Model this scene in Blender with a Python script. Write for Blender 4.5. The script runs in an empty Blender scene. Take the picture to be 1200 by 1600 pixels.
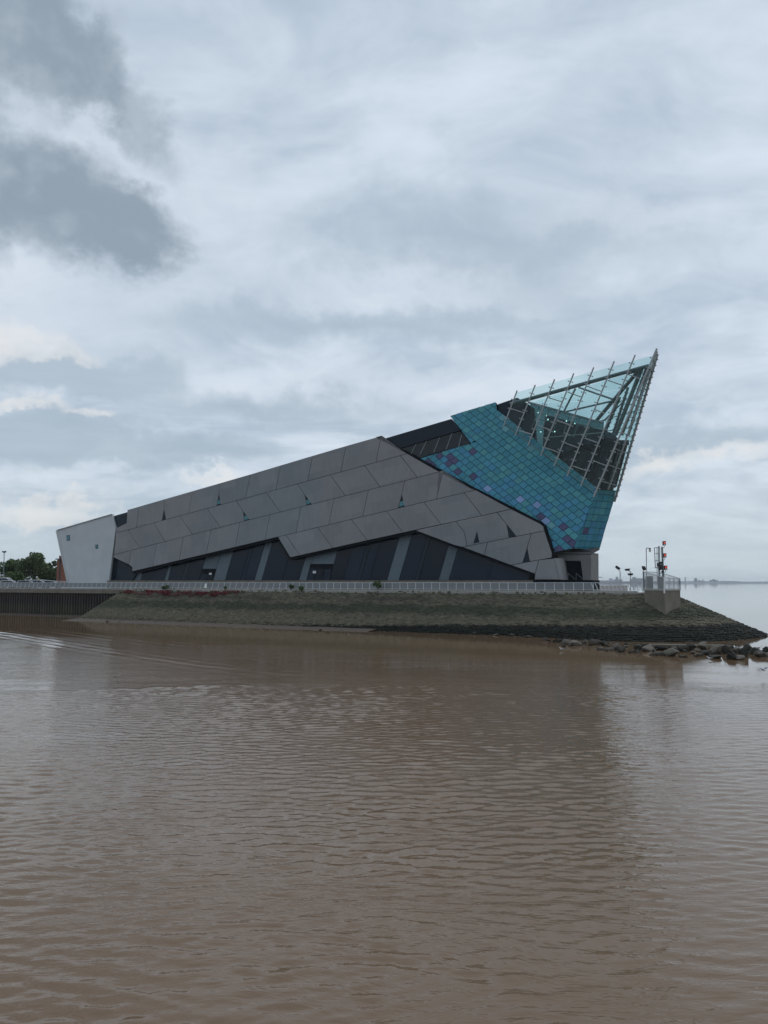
import bpy, bmesh, math, random
import numpy as np
from mathutils import Vector, Matrix, noise as mnoise
random.seed(7); rng = np.random.default_rng(7)
scene = bpy.context.scene
COL = scene.collection
PI = math.pi

# ------------------------------------------------------------------ camera, sky, sun, exposure
CAM_Z = 1.10
FPX = 1200.0                      # focal length for the 1200x1600 photograph
PITCH = math.atan((910 - 800) / FPX)
cam_d = bpy.data.cameras.new('camera'); cam = bpy.data.objects.new('camera', cam_d); COL.objects.link(cam)
cam_d.sensor_fit = 'VERTICAL'; cam_d.sensor_height = 36.0; cam_d.lens = 36.0 * FPX / 1600.0
cam_d.clip_start = 0.1; cam_d.clip_end = 60000
cam.location = (0, 0, CAM_Z); cam.rotation_euler = (PI / 2 + PITCH, 0, 0)
scene.camera = cam
scene.view_settings.view_transform = 'Standard'; scene.view_settings.look = 'None'
scene.view_settings.gamma = 1.0; scene.view_settings.exposure = 0.28
scene.view_settings.use_curve_mapping = False
cy = scene.cycles; cy.max_bounces = 6; cy.diffuse_bounces = 2; cy.glossy_bounces = 3; cy.transparent_max_bounces = 24; cy.volume_bounces = 1
scene.render.resolution_x = 768; scene.render.resolution_y = 1024

SUN_EL, SUN_AZ = math.radians(52), math.radians(62)    # azimuth clockwise from +Y
sun_d = bpy.data.lights.new('sun', 'SUN'); sun = bpy.data.objects.new('sun', sun_d); COL.objects.link(sun)
sun_d.energy = 0.6; sun_d.angle = math.radians(25); sun_d.color = (1.0, 0.96, 0.9)
sd = Vector((math.sin(SUN_AZ) * math.cos(SUN_EL), math.cos(SUN_AZ) * math.cos(SUN_EL), math.sin(SUN_EL)))
sun.rotation_euler = sd.to_track_quat('Z', 'Y').to_euler(); sun.location = (60, 30, 80)

def ray(px, py):
    x = (px - 600) / FPX; y = -(py - 800) / FPX
    f = Vector((0, math.cos(PITCH), math.sin(PITCH))); u = Vector((0, -math.sin(PITCH), math.cos(PITCH)))
    return Vector((x, 0, 0)) + u * y + f
CAMP = Vector((0, 0, CAM_Z))
def at(px, py, Y):                 # world point seen at a pixel, Y metres ahead
    d = ray(px, py); return CAMP + d * (Y / d.y)
def gr(px, Y, z=0.0):              # point at height z, Y metres ahead, in pixel column px (column taken at the horizon)
    d = ray(px, 910); return Vector((d.x / d.y * Y, Y, z))

class NT:                          # tiny node helper
    def __init__(s, tree): s.t = tree; s.n = tree.nodes; s.l = tree.links
    def node(s, typ, ins=None, **kw):
        nd = s.n.new(typ)
        for k, v in kw.items(): setattr(nd, k, v)
        for k, v in (ins or {}).items(): s.set(nd, k, v)
        return nd
    def set(s, nd, k, v):
        sock = nd.inputs[k]
        if isinstance(v, bpy.types.NodeSocket): s.l.new(v, sock)
        else:
            if sock.type == 'RGBA' and len(v) == 3: v = (*v, 1)
            sock.default_value = v
    def m(s, op, a, b=0.0, c=0.0, clamp=False):
        return s.node('ShaderNodeMath', {0: a, 1: b, 2: c}, operation=op, use_clamp=clamp).outputs[0]
    def vm(s, op, a, b=(0, 0, 0)):
        nd = s.node('ShaderNodeVectorMath', {0: a, 1: b}, operation=op)
        return nd.outputs['Value'] if op in ('LENGTH', 'DOT_PRODUCT', 'DISTANCE') else nd.outputs[0]
    def mix(s, f, a, b):
        nd = s.node('ShaderNodeMix', data_type='RGBA', clamp_factor=True)
        s.set(nd, 0, f); s.set(nd, 6, a); s.set(nd, 7, b); return nd.outputs[2]
    def sm(s, v, a, b, lo=0.0, hi=1.0):
        return s.node('ShaderNodeMapRange', {'Value': v, 'From Min': a, 'From Max': b, 'To Min': lo, 'To Max': hi}, interpolation_type='SMOOTHSTEP').outputs[0]
    def noise(s, vec, scale, detail=4, rough=0.5, color=False, dist=0.0):
        nd = s.node('ShaderNodeTexNoise', {'Vector': vec, 'Scale': scale, 'Detail': detail, 'Roughness': rough, 'Distortion': dist})
        return nd.outputs['Color'] if color else nd.outputs['Fac']

def build_world():
    w = bpy.data.worlds.new('World'); scene.world = w; w.use_nodes = True
    T = NT(w.node_tree); T.n.clear()
    w.cycles.sampling_method = 'MANUAL'; w.cycles.sample_map_resolution = 256
    out = T.node('ShaderNodeOutputWorld'); bg = T.node('ShaderNodeBackground')
    T.l.new(bg.outputs[0], out.inputs[0])
    sky = T.node('ShaderNodeTexSky', sky_type='NISHITA', sun_disc=False, sun_elevation=SUN_EL, sun_rotation=SUN_AZ,
                 air_density=1.2, dust_density=2.5)
    tc = T.node('ShaderNodeTexCoord').outputs['Generated']
    d = T.vm('NORMALIZE', tc)
    sx = T.node('ShaderNodeSeparateXYZ', {0: d})
    x, y, z = sx.outputs
    el = T.m('ARCSINE', z); az = T.m('ARCTAN2', x, y)
    elp = T.m('MAXIMUM', el, 0.0)
    # cloud-deck coordinates: a flat layer seen from below
    den = T.m('ADD', T.m('MAXIMUM', z, 0.0), 0.20)
    q = T.node('ShaderNodeCombineXYZ', {0: T.m('DIVIDE', x, den), 1: T.m('DIVIDE', y, den), 2: 0.0}).outputs[0]
    qw = T.vm('ADD', q, T.vm('MULTIPLY', T.vm('SUBTRACT', T.noise(q, 1.1, 3, .5, color=True), (.5, .5, .5)), (.9, .7, 0)))
    n1 = T.noise(T.vm('MULTIPLY', qw, (0.95, 1.15, 1)), 1.15, 5, 0.58)
    n2 = T.noise(T.vm('MULTIPLY', T.vm('ADD', qw, (7.3, 2.1, 0)), (1.0, 1.25, 1)), 3.2, 6, 0.60)
    n3 = T.noise(T.vm('ADD', q, (1.7, 9.4, 0)), 0.40, 3, 0.5)
    s = T.m('ADD', T.m('MULTIPLY', n1, 0.42), T.m('ADD', T.m('MULTIPLY', n2, 0.40), T.m('MULTIPLY', n3, 0.18)))
    s = T.sm(s, 0.38, 0.63)
    base = T.mix(s, (0.395, 0.470, 0.560), (0.625, 0.690, 0.765))
    # distinct cumulus masses, edges broken by noise
    c = T.node('ShaderNodeCombineXYZ', {0: az, 1: el, 2: 0.0}).outputs[0]
    wn = T.noise(T.vm('MULTIPLY', c, (1, 1.25, 1)), 6.5, 6, 0.62, color=True)
    wn2 = T.noise(T.vm('MULTIPLY', c, (1, 1.3, 1)), 26.0, 5, 0.62, color=True)
    cw = T.vm('ADD', c, T.vm('MULTIPLY', T.vm('SUBTRACT', wn, (0.5, 0.5, 0.5)), (0.13, 0.12, 0)))
    cw = T.vm('ADD', cw, T.vm('MULTIPLY', T.vm('SUBTRACT', wn2, (0.5, 0.5, 0.5)), (0.05, 0.045, 0)))
    sep2 = T.node('ShaderNodeSeparateColor', {0: wn2}).outputs[0]; sep1 = T.node('ShaderNodeSeparateColor', {0: wn}).outputs[2]
    bl = T.m('ABSOLUTE', T.m('SUBTRACT', T.m('MULTIPLY', T.noise(T.vm('MULTIPLY', c, (1, 1.2, 1)), 13.0, 4, .5), 2.0), 1.0))
    def blob(px, py, rx, ry, rot=0.0, soft=0.35):
        dd = ray(px, py).normalized()
        a0, e0 = math.atan2(dd.x, dd.y), math.asin(dd.z)
        v = T.vm('SUBTRACT', cw, (a0, e0, 0))
        if rot:
            v = T.node('ShaderNodeVectorRotate', {'Vector': v, 'Angle': rot}, rotation_type='Z_AXIS').outputs[0]
        ln = T.vm('LENGTH', T.vm('DIVIDE', v, (rx / FPX, ry / FPX, 1.0)))
        ln = T.m('SUBTRACT', T.m('ADD', ln, .12), T.m('MULTIPLY', bl, .6))
        return T.sm(ln, 1.0 + soft, 1.0 - soft)
    def many(l):
        o = None
        for b in l:
            k = blob(*b); o = k if o is None else T.m('SUBTRACT', T.m('ADD', o, k), T.m('MULTIPLY', o, k))
        return o
    col = base
    # bright rifts first, then the dark masses over them
    lit = many([(140, 235, 220, 60, 0.55, 0.9), (330, 300, 120, 60, 0.3, 0.9), (60, 450, 230, 60, 0, .9), (640, 440, 280, 36, 0, 0.9), (940, 335, 150, 24, 0, 0.9), (560, 610, 420, 34, 0, 0.9)])
    col = T.mix(T.m('MULTIPLY', lit, 0.50), col, (0.69, 0.735, 0.80))
    dark = many([(-20, 20, 150, 70, 0.1, 0.5), (85, 70, 85, 42, 0.5, .55), (170, 140, 105, 34, 0.62, .7), (40, 295, 155, 76, 0.1, 0.4), (195, 345, 110, 44, 0.05, .4), (-140, 290, 170, 100, 0, .3), (-150, 40, 120, 100, 0, .3)])
    dcol = T.mix(T.sm(T.m('ADD', T.m('MULTIPLY', sep1, .6), T.m('MULTIPLY', bl, .6)), .30, .70), (0.250, 0.305, 0.362), (0.375, 0.432, 0.492))
    col = T.mix(T.m('MULTIPLY', dark, .95), col, dcol)
    mid = many([(100, 575, 170, 34, 0, 0.45), (190, 600, 90, 22, 0, .5), (60, 690, 200, 40, 0, .4), (250, 710, 170, 24, 0, .5), (600, 505, 330, 26, 0, .9), (760, 380, 260, 50, 0.1, .9), (1090, 690, 140, 20, 0, .9), (420, 640, 180, 26, 0, .8)])
    col = T.mix(T.m('MULTIPLY', mid, 0.66), col, (0.335, 0.412, 0.485))
    # pale horizon haze mixed into the sky colour low down
    hz = T.sm(elp, 0.15, 0.0)
    col = T.mix(T.m('MULTIPLY', hz, 0.74), col, (0.50, 0.585, 0.635))
    cum = many([(35, 520, 85, 26, 0, 0.35), (120, 545, 40, 12, 0, .5), (40, 632, 60, 10, 0, .6), (150, 655, 40, 9, 0, .6), (60, 784, 85, 15, 0, 0.4), (330, 748, 38, 10, 0, .4), (1080, 722, 130, 13, 0, .7)])
    col = T.mix(T.m('MULTIPLY', cum, T.m('ADD', .38, T.m('MULTIPLY', bl, 1.0))), col, (0.765, 0.745, 0.72))
    fin = T.mix(0.93, sky.outputs[0], T.vm('MULTIPLY', col, (9.25, 9.4, 9.5)))
    T.set(bg, 0, fin); T.set(bg, 1, 0.1)
build_world()

# ------------------------------------------------------------------ geometry helpers
class MB:
    def __init__(s): s.v = []; s.f = []; s.mi = []; s.m = 0
    def add(s, vs, fs):
        o = len(s.v); s.v += [Vector(p) for p in vs]; s.f += [tuple(i + o for i in f) for f in fs]; s.mi += [s.m] * len(fs); return s
    def prism(s, pts, off):        # polygon extruded by an offset vector
        n = len(pts); off = Vector(off)
        vs = [Vector(p) for p in pts] + [Vector(p) + off for p in pts]
        fs = [tuple(range(n)), tuple(range(2 * n - 1, n - 1, -1))] + [((i + 1) % n, i, n + i, n + (i + 1) % n) for i in range(n)]
        return s.add(vs, fs)
    def box(s, c, sx, sy, sz, rz=0.0):
        R = Matrix.Rotation(rz, 3, 'Z'); c = Vector(c)
        vs = [c + R @ Vector((a * sx / 2, b * sy / 2, d * sz / 2)) for d in (-1, 1) for a, b in ((-1, -1), (1, -1), (1, 1), (-1, 1))]
        return s.add(vs, [(3, 2, 1, 0), (4, 5, 6, 7), (0, 1, 5, 4), (1, 2, 6, 5), (2, 3, 7, 6), (3, 0, 4, 7)])
    def bar(s, p0, p1, w, h=None, up=(0, 0, 1)):
        h = h or w; p0, p1 = Vector(p0), Vector(p1); d = (p1 - p0).normalized()
        a = d.cross(Vector(up)); a = a.normalized() if a.length > 1e-4 else Vector((1, 0, 0)); b = a.cross(d).normalized()
        q = [(-1, -1), (1, -1), (1, 1), (-1, 1)]
        vs = [p + a * (i * w / 2) + b * (j * h / 2) for p in (p0, p1) for i, j in q]
        return s.add(vs, [(0, 1, 2, 3), (7, 6, 5, 4)] + [((i + 1) % 4, i, 4 + i, 4 + (i + 1) % 4) for i in range(4)])
    def tube(s, pts, r, n=8, r1=None):
        pts = [Vector(p) for p in pts]; k = len(pts); o = len(s.v)
        for i, p in enumerate(pts):
            d = (pts[min(i + 1, k - 1)] - pts[max(i - 1, 0)]).normalized()
            a = d.cross(Vector((0, 0, 1))); a = a.normalized() if a.length > 1e-3 else Vector((1, 0, 0)); b = d.cross(a)
            rr = r if r1 is None else r + (r1 - r) * i / (k - 1)
            s.v += [p + (a * math.cos(t * 2 * PI / n) + b * math.sin(t * 2 * PI / n)) * rr for t in range(n)]
        fs = [(o + i * n + t, o + i * n + (t + 1) % n, o + (i + 1) * n + (t + 1) % n, o + (i + 1) * n + t) for i in range(k - 1) for t in range(n)]
        fs += [tuple(o + t for t in range(n - 1, -1, -1)), tuple(o + (k - 1) * n + t for t in range(n))]
        s.f += fs; s.mi += [s.m] * len(fs); return s
    def ball(s, c, rx, ry, rz, nu=10, nv=6, rot=0.0):
        R = Matrix.Rotation(rot, 3, 'Z'); c = Vector(c); o = len(s.v)
        s.v.append(c + Vector((0, 0, -rz)))
        for j in range(1, nv):
            t = -PI / 2 + PI * j / nv
            for i in range(nu):
                a = 2 * PI * i / nu
                s.v.append(c + R @ Vector((rx * math.cos(t) * math.cos(a), ry * math.cos(t) * math.sin(a), rz * math.sin(t))))
        s.v.append(c + Vector((0, 0, rz))); e = len(s.v) - 1; fs = []
        for i in range(nu):
            fs.append((o, o + 1 + (i + 1) % nu, o + 1 + i)); l = o + 1 + (nv - 2) * nu
            fs.append((e, l + i, l + (i + 1) % nu))
            for j in range(nv - 2):
                p = o + 1 + j * nu
                fs.append((p + i, p + (i + 1) % nu, p + nu + (i + 1) % nu, p + nu + i))
        s.f += fs; s.mi += [s.m] * len(fs); return s
    def build(s, name, mat, parent=None, smooth=False, origin=None):
        base = worldloc(parent); org = Vector(origin) if origin is not None else base
        me = bpy.data.meshes.new(name)
        me.from_pydata([p - org for p in s.v], [], s.f)
        mats = mat if isinstance(mat, (list, tuple)) else [mat]
        for m_ in mats: me.materials.append(MAT[m_] if isinstance(m_, str) else m_)
        if len(mats) > 1: me.polygons.foreach_set('material_index', s.mi)
        if smooth: me.polygons.foreach_set('use_smooth', [True] * len(me.polygons))
        me.update()
        o = bpy.data.objects.new(name, me); COL.objects.link(o); o.location = org - base
        if parent is not None: o.parent = parent
        return o
def worldloc(o):
    p = Vector((0, 0, 0))
    while o is not None: p += o.location; o = o.parent
    return p
def thing(name, loc, label, cat, group=None):
    o = bpy.data.objects.new(name, None); COL.objects.link(o); o.location = loc; o.empty_display_size = .5
    return tag(o, label, cat, group)
def tag(o, label=None, cat=None, group=None, kind=None):
    if label: o['label'] = label
    if cat: o['category'] = cat
    if group: o['group'] = group
    if kind: o['kind'] = kind
    return o
def copy_part(src, parent, loc):
    c = src.copy(); COL.objects.link(c); c.parent = parent; c.location = loc; return c

class Plane:
    def __init__(s, o, n, up=(0, 0, 1)):
        s.o = Vector(o); s.n = Vector(n).normalized()
        s.u = Vector(up).cross(s.n).normalized(); s.v = s.n.cross(s.u)
    @classmethod
    def three(c, a, b, d):
        n = (b - a).cross(d - a)
        if n.dot(CAMP - a) < 0: n = -n
        return c(a, n)
    def hit(s, p, off=0.0):
        d = ray(*p); o = s.o + s.n * off
        return CAMP + d * ((o - CAMP).dot(s.n) / d.dot(s.n))
    def uv(s, p): w = Vector(p) - s.o; return Vector((w.dot(s.u), w.dot(s.v)))
    def puv(s, p): return s.uv(s.hit(p))
    def w(s, q, off=0.0): return s.o + s.u * q[0] + s.v * q[1] + s.n * off
    def shift(s, off): return Plane(s.o + s.n * off, s.n)
def area(p): return .5 * sum(p[i][0] * p[(i + 1) % len(p)][1] - p[(i + 1) % len(p)][0] * p[i][1] for i in range(len(p)))
def ccw(p): return p if area(p) > 0 else p[::-1]
def inset(p, g):
    p = ccw([Vector(q) for q in p]); n = len(p); ls = []
    for i in range(n):
        a, b = p[i], p[(i + 1) % n]; d = (b - a)
        if d.length < 1e-6: d = Vector((1, 0))
        d.normalize(); nn = Vector((-d.y, d.x)); ls.append((a + nn * g, d))
    r = []
    for i in range(n):
        (a, d), (b, e) = ls[i - 1], ls[i]; cr = d.x * e.y - d.y * e.x
        if abs(cr) < 0.03: r.append(b.copy()); continue
        t = ((b - a).x * e.y - (b - a).y * e.x) / cr; q = a + d * t
        if (q - p[i]).length > 6 * abs(g): q = p[i] + (q - p[i]).normalized() * 6 * abs(g)
        r.append(q)
    return r
def clip(p, a, b):                 # keep what lies left of a->b
    d = b - a; r = []; f = lambda q: d.x * (q.y - a.y) - d.y * (q.x - a.x)
    for i in range(len(p)):
        c, e = p[i], p[(i + 1) % len(p)]; fc, fe = f(c), f(e)
        if fc >= 0: r.append(c)
        if fc * fe < 0: r.append(c + (e - c) * (fc / (fc - fe)))
    return r
def poly_on(mb, pl, uvs, off, th):
    uvs = ccw(uvs); return mb.prism([pl.w(q, off) for q in uvs], pl.n * -th)

# ------------------------------------------------------------------ materials
MAT = {}
def lin(r, g, b):
    f = lambda c: (c / 255 / 12.92) if c / 255 <= .04045 else ((c / 255 + .055) / 1.055) ** 2.4
    return (f(r), f(g), f(b))
def mat(name, color, rough=0.6, metal=0.0, var=0.0, nscale=1.5, namp=0.12, bump=0.0, bscale=12.0, spec=0.5, emit=None, estr=0.0, sat=1.0):
    m = bpy.data.materials.new(name); m.use_nodes = True; T = NT(m.node_tree); b = T.n['Principled BSDF']
    geo = T.node('ShaderNodeNewGeometry').outputs['Position']
    n = T.noise(geo, nscale, 6, .6)
    v = T.m('ADD', T.m('MULTIPLY', T.m('SUBTRACT', n, .5), 2 * namp * 2), 1.0)
    if var:
        oi = T.node('ShaderNodeObjectInfo').outputs['Random']
        v = T.m('MULTIPLY', v, T.m('ADD', T.m('MULTIPLY', oi, 2 * var), 1 - var))
    col = T.node('ShaderNodeVectorMath', {0: color, 'Scale': v}, operation='SCALE').outputs[0]
    T.set(b, 'Base Color', col); T.set(b, 'Roughness', rough); T.set(b, 'Metallic', metal); T.set(b, 'Specular IOR Level', spec)
    if bump:
        bn = T.node('ShaderNodeBump', {'Height': T.noise(geo, bscale, 5, .6), 'Strength': bump, 'Distance': 0.05})
        T.l.new(bn.outputs[0], b.inputs['Normal'])
    if emit: T.set(b, 'Emission Color', emit); T.set(b, 'Emission Strength', estr)
    MAT[name] = m; return m
def glass(name, tint, trans=0.6, rough=0.03, ior=1.45):
    m = bpy.data.materials.new(name); m.use_nodes = True; T = NT(m.node_tree); T.n.clear()
    out = T.node('ShaderNodeOutputMaterial')
    tr = T.node('ShaderNodeBsdfTransparent', {'Color': tint}); gl = T.node('ShaderNodeBsdfGlossy', {'Color': (.9, .95, .95), 'Roughness': rough})
    df = T.node('ShaderNodeBsdfDiffuse', {'Color': tuple(c * .6 for c in tint)})
    fr = T.m('MULTIPLY', T.node('ShaderNodeFresnel', {'IOR': ior}).outputs[0], .8)
    fr = T.m('MULTIPLY', fr, T.m('SUBTRACT', 1.0, T.node('ShaderNodeNewGeometry').outputs['Backfacing']))
    a = T.node('ShaderNodeMixShader', {0: trans, 1: df.outputs[0], 2: tr.outputs[0]})
    b = T.node('ShaderNodeMixShader', {0: fr, 1: a.outputs[0], 2: gl.outputs[0]})
    T.l.new(b.outputs[0], out.inputs[0]); MAT[name] = m; return m

mat('concrete', (0.33, 0.32, 0.29), .85, namp=.14, nscale=1.2, bump=.3)
mat('concrete_stained', (0.165, 0.145, 0.115), .9, namp=.28, nscale=.9, bump=.4)
mat('paving', (0.30, 0.29, 0.27), .9)
mat('wedge_render', (0.49, 0.515, 0.53), .7, namp=.09, nscale=.5)
mat('navy', (0.010, 0.018, 0.030), .3, spec=.2, namp=.06)
mat('dark_gap', (0.006, 0.008, 0.011), .7, namp=.1, spec=.1)
mat('black_frame', (0.004, 0.007, 0.011), .5, spec=.12)
mat('roof_dark', (0.06, 0.065, 0.07), .8)
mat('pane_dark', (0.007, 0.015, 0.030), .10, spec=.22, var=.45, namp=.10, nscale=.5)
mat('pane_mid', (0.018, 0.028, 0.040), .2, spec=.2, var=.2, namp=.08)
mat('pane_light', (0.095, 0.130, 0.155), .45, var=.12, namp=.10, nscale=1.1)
mat('teal_pane', (0.07, 0.22, 0.25), .25, spec=.4)
mat('steel', (0.33, 0.355, 0.36), .42, .45, namp=.08)
mat('steel_dark', (0.16, 0.20, 0.205), .45, .3)
mat('galv', (0.47, 0.48, 0.49), .5, .35, namp=.08)
mat('rail_paint', (0.52, 0.55, 0.58), .5, var=.05)
mat('white', (0.75, 0.75, 0.74), .5)
mat('brick', (0.21, 0.085, 0.06), .9, namp=.15, nscale=3)
mat('brick_dark', (0.05, 0.052, 0.055), .8)
mat('bark', (0.07, 0.055, 0.04), .9)
mat('red_lamp', (0.5, 0.05, 0.03), .4, emit=(1, .08, .05), estr=.4)
mat('lamp_glass', (0.6, 0.58, 0.5), .3)
mat('down_light', (.9, .9, .85), .4, emit=(1, .97, .9), estr=9.0)
mat('cabinet', (0.20, 0.23, 0.23), .5, .2)
mat('plastic_black', (0.02, 0.021, 0.023), .45)
mat('yellow', (0.55, 0.45, 0.12), .6)
mat('tyre', (0.02, 0.02, 0.02), .8); mat('rim', (0.4, 0.4, 0.4), .4, .8)
mat('car_white', (0.70, 0.71, 0.72), .25, namp=.02); mat('car_silver', (0.38, 0.39, 0.40), .3, .5, namp=.02)
mat('car_dark', (0.04, 0.045, 0.055), .25, namp=.02); mat('car_blue', (0.10, 0.15, 0.22), .25, namp=.02)
mat('car_glass', (0.02, 0.025, 0.03), .08)
mat('gull_white', (0.72, 0.72, 0.70), .8); mat('gull_grey', (0.22, 0.23, 0.25), .8)
mat('interior', (0.075, 0.115, 0.135), .8)
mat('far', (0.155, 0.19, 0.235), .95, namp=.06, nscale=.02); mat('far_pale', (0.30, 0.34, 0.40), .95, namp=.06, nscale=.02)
mat('mud', (0.085, 0.064, 0.047), .7, namp=.2, nscale=.8, bump=.3, bscale=3)
mat('timber', (0.08, 0.065, 0.05), .8)
glass('prow_glass', (0.84, 0.932, 0.93), .975, ior=1.3)
glass('prow_glass_far', (0.87, 0.945, 0.945), .975, ior=1.3)
glass('cafe_glass', (0.30, 0.42, 0.43), .95, ior=1.35)
glass('strip_glass', (0.30, 0.36, 0.43), .93)
glass('rail_mesh', (0.55, 0.57, 0.59), .42, rough=.4)

def panel_mat():
    m = bpy.data.materials.new('fibre_panel'); m.use_nodes = True; T = NT(m.node_tree); b = T.n['Principled BSDF']
    uvn = T.node('ShaderNodeUVMap').outputs[0]
    oi = T.node('ShaderNodeObjectInfo').outputs['Random']
    off = T.node('ShaderNodeCombineXYZ', {0: T.m('MULTIPLY', oi, 37.0), 1: T.m('MULTIPLY', oi, 61.0), 2: 0.0}).outputs[0]
    p = T.vm('ADD', uvn, off)
    br = T.node('ShaderNodeTexBrick', {'Vector': p, 'Color1': (0, 0, 0), 'Color2': (1, 1, 1), 'Mortar': (.5, .5, .5), 'Scale': 1.0,
                'Mortar Size': 0.0, 'Brick Width': 3.3, 'Row Height': 2.1, 'Bias': 0.0})
    cell = T.node('ShaderNodeSeparateColor', {0: br.outputs['Color']}).outputs[0]
    geo = T.node('ShaderNodeNewGeometry').outputs['Position']
    n = T.noise(geo, 0.5, 5, .6); n2 = T.noise(T.vm('MULTIPLY', geo, (1, 1, .25)), 2.2, 6, .65)
    n4 = T.noise(geo, 0.045, 2, .5)
    v = T.m('ADD', T.m('MULTIPLY', T.m('SUBTRACT', cell, .5), .13), 1.0)
    v = T.m('ADD', v, T.m('MULTIPLY', T.m('SUBTRACT', n, .5), .16)); v = T.m('ADD', v, T.m('MULTIPLY', T.m('SUBTRACT', n2, .5), .30))
    v = T.m('MULTIPLY', v, T.m('ADD', T.m('MULTIPLY', oi, .08), .96))
    base = T.mix(T.sm(T.m('ADD', n4, T.m('MULTIPLY', T.m('SUBTRACT', cell, .5), .12)), .38, .60), (0.206, 0.225, 0.238), (0.230, 0.229, 0.235))
    T.set(b, 'Base Color', T.node('ShaderNodeVectorMath', {0: base, 'Scale': v}, operation='SCALE').outputs[0])
    T.set(b, 'Roughness', .5); T.set(b, 'Specular IOR Level', .35)
    MAT['fibre_panel'] = m
panel_mat()
for nm, c in {'tile_teal': (0.066, 0.262, 0.330), 'tile_green': (0.078, 0.285, 0.325), 'tile_deep': (0.058, 0.240, 0.318), 'tile_blue': (0.064, 0.240, 0.375),
              'tile_sky': (0.070, 0.270, 0.390), 'tile_purple': (0.085, 0.085, 0.165), 'tile_lilac': (0.22, 0.33, 0.56), 'tile_pale': (0.13, 0.33, 0.38)}.items():
    mat(nm, tuple(k * 1.14 for k in c), .45, 0, var=.07, namp=.05, nscale=.8, spec=.22)

def stone_mat():
    m = bpy.data.materials.new('stone_pitching'); m.use_nodes = True; T = NT(m.node_tree); b = T.n['Principled BSDF']
    geo = T.node('ShaderNodeNewGeometry').outputs['Position']
    rnd = T.node('ShaderNodeAttribute', attribute_name='tone').outputs['Fac']
    sp = T.node('ShaderNodeSeparateXYZ', {0: geo}); X, Y, Z = sp.outputs
    # growth levels follow the tide marks; ragged by noise
    nz = T.noise(T.vm('MULTIPLY', geo, (.25, .25, .6)), 1.0, 6, .65); nf = T.noise(geo, 1.6, 5, .65); nl = T.noise(T.vm('MULTIPLY', geo, (.08, .08, .25)), 1.0, 3, .5)
    zz = T.m('ADD', Z, T.m('ADD', T.m('MULTIPLY', T.m('SUBTRACT', nz, .5), 1.9), T.m('MULTIPLY', T.m('SUBTRACT', nf, .5), .5)))
    col = T.mix(rnd, (0.066, 0.061, 0.043), (0.160, 0.144, 0.102))
    def band(z0, z1, z2, z3): return T.m('MULTIPLY', T.sm(zz, z0, z1), T.sm(zz, z3, z2))
    col = T.mix(T.m('MULTIPLY', band(-3.9, -3.5, -3.0, -2.6), .25), col, (0.15, 0.125, 0.085))
    col = T.mix(T.m('MULTIPLY', band(-2.7, -2.2, -1.7, -1.35), .75), col, (0.036, 0.043, 0.026))
    col = T.mix(T.m('MULTIPLY', T.m('MULTIPLY', band(-1.3, -1.0, -.75, -.5), T.sm(nl, .46, .56)), .6), col, (0.048, 0.046, 0.036))
    # wet weed at the foot, deeper towards the point
    top = T.node('ShaderNodeMapRange', {'Value': X, 'From Min': -24.0, 'From Max': 24.0, 'To Min': -4.45, 'To Max': -3.05}).outputs[0]
    weed = T.sm(T.m('SUBTRACT', T.m('ADD', Z, T.m('MULTIPLY', T.m('SUBTRACT', nf, .5), .9)), top), .18, -.08)
    col = T.mix(weed, col, (0.011, 0.0125, 0.009))
    v = T.m('ADD', T.m('MULTIPLY', nf, .5), .75)
    T.set(b, 'Base Color', T.node('ShaderNodeVectorMath', {0: col, 'Scale': v}, operation='SCALE').outputs[0])
    T.set(b, 'Roughness', .85); T.set(b, 'Specular IOR Level', .25)
    bn = T.node('ShaderNodeBump', {'Height': T.noise(geo, 9, 4, .6), 'Strength': .6, 'Distance': .06}); T.l.new(bn.outputs[0], b.inputs['Normal'])
    MAT['stone_pitching'] = m
stone_mat()
def boulder_mat(name, c0, c1):
    m = bpy.data.materials.new(name); m.use_nodes = True; T = NT(m.node_tree); b = T.n['Principled BSDF']
    geo = T.node('ShaderNodeNewGeometry').outputs['Position']; oi = T.node('ShaderNodeObjectInfo').outputs['Random']
    Z = T.node('ShaderNodeSeparateXYZ', {0: geo}).outputs[2]
    n = T.noise(geo, 1.5, 7, .65)
    col = T.mix(T.sm(T.m('ADD', T.m('MULTIPLY', oi, .5), T.m('MULTIPLY', n, .6)), .2, .9), c0, c1)
    w = T.sm(T.m('ADD', Z, T.m('MULTIPLY', T.m('SUBTRACT', n, .5), .7)), -3.95, -4.25)
    col = T.mix(T.m('MULTIPLY', w, .6), col, (0.03, 0.027, 0.018))
    T.set(b, 'Base Color', col); T.set(b, 'Roughness', .75); T.set(b, 'Specular IOR Level', .3)
    bn = T.node('ShaderNodeBump', {'Height': T.noise(geo, 6, 6, .65), 'Strength': .7, 'Distance': .08}); T.l.new(bn.outputs[0], b.inputs['Normal'])
    MAT[name] = m
boulder_mat('rock_pale', (0.060, 0.052, 0.042), (0.150, 0.134, 0.112)); boulder_mat('rock_dark', (0.012, 0.0125, 0.010), (0.045, 0.042, 0.033))
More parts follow.
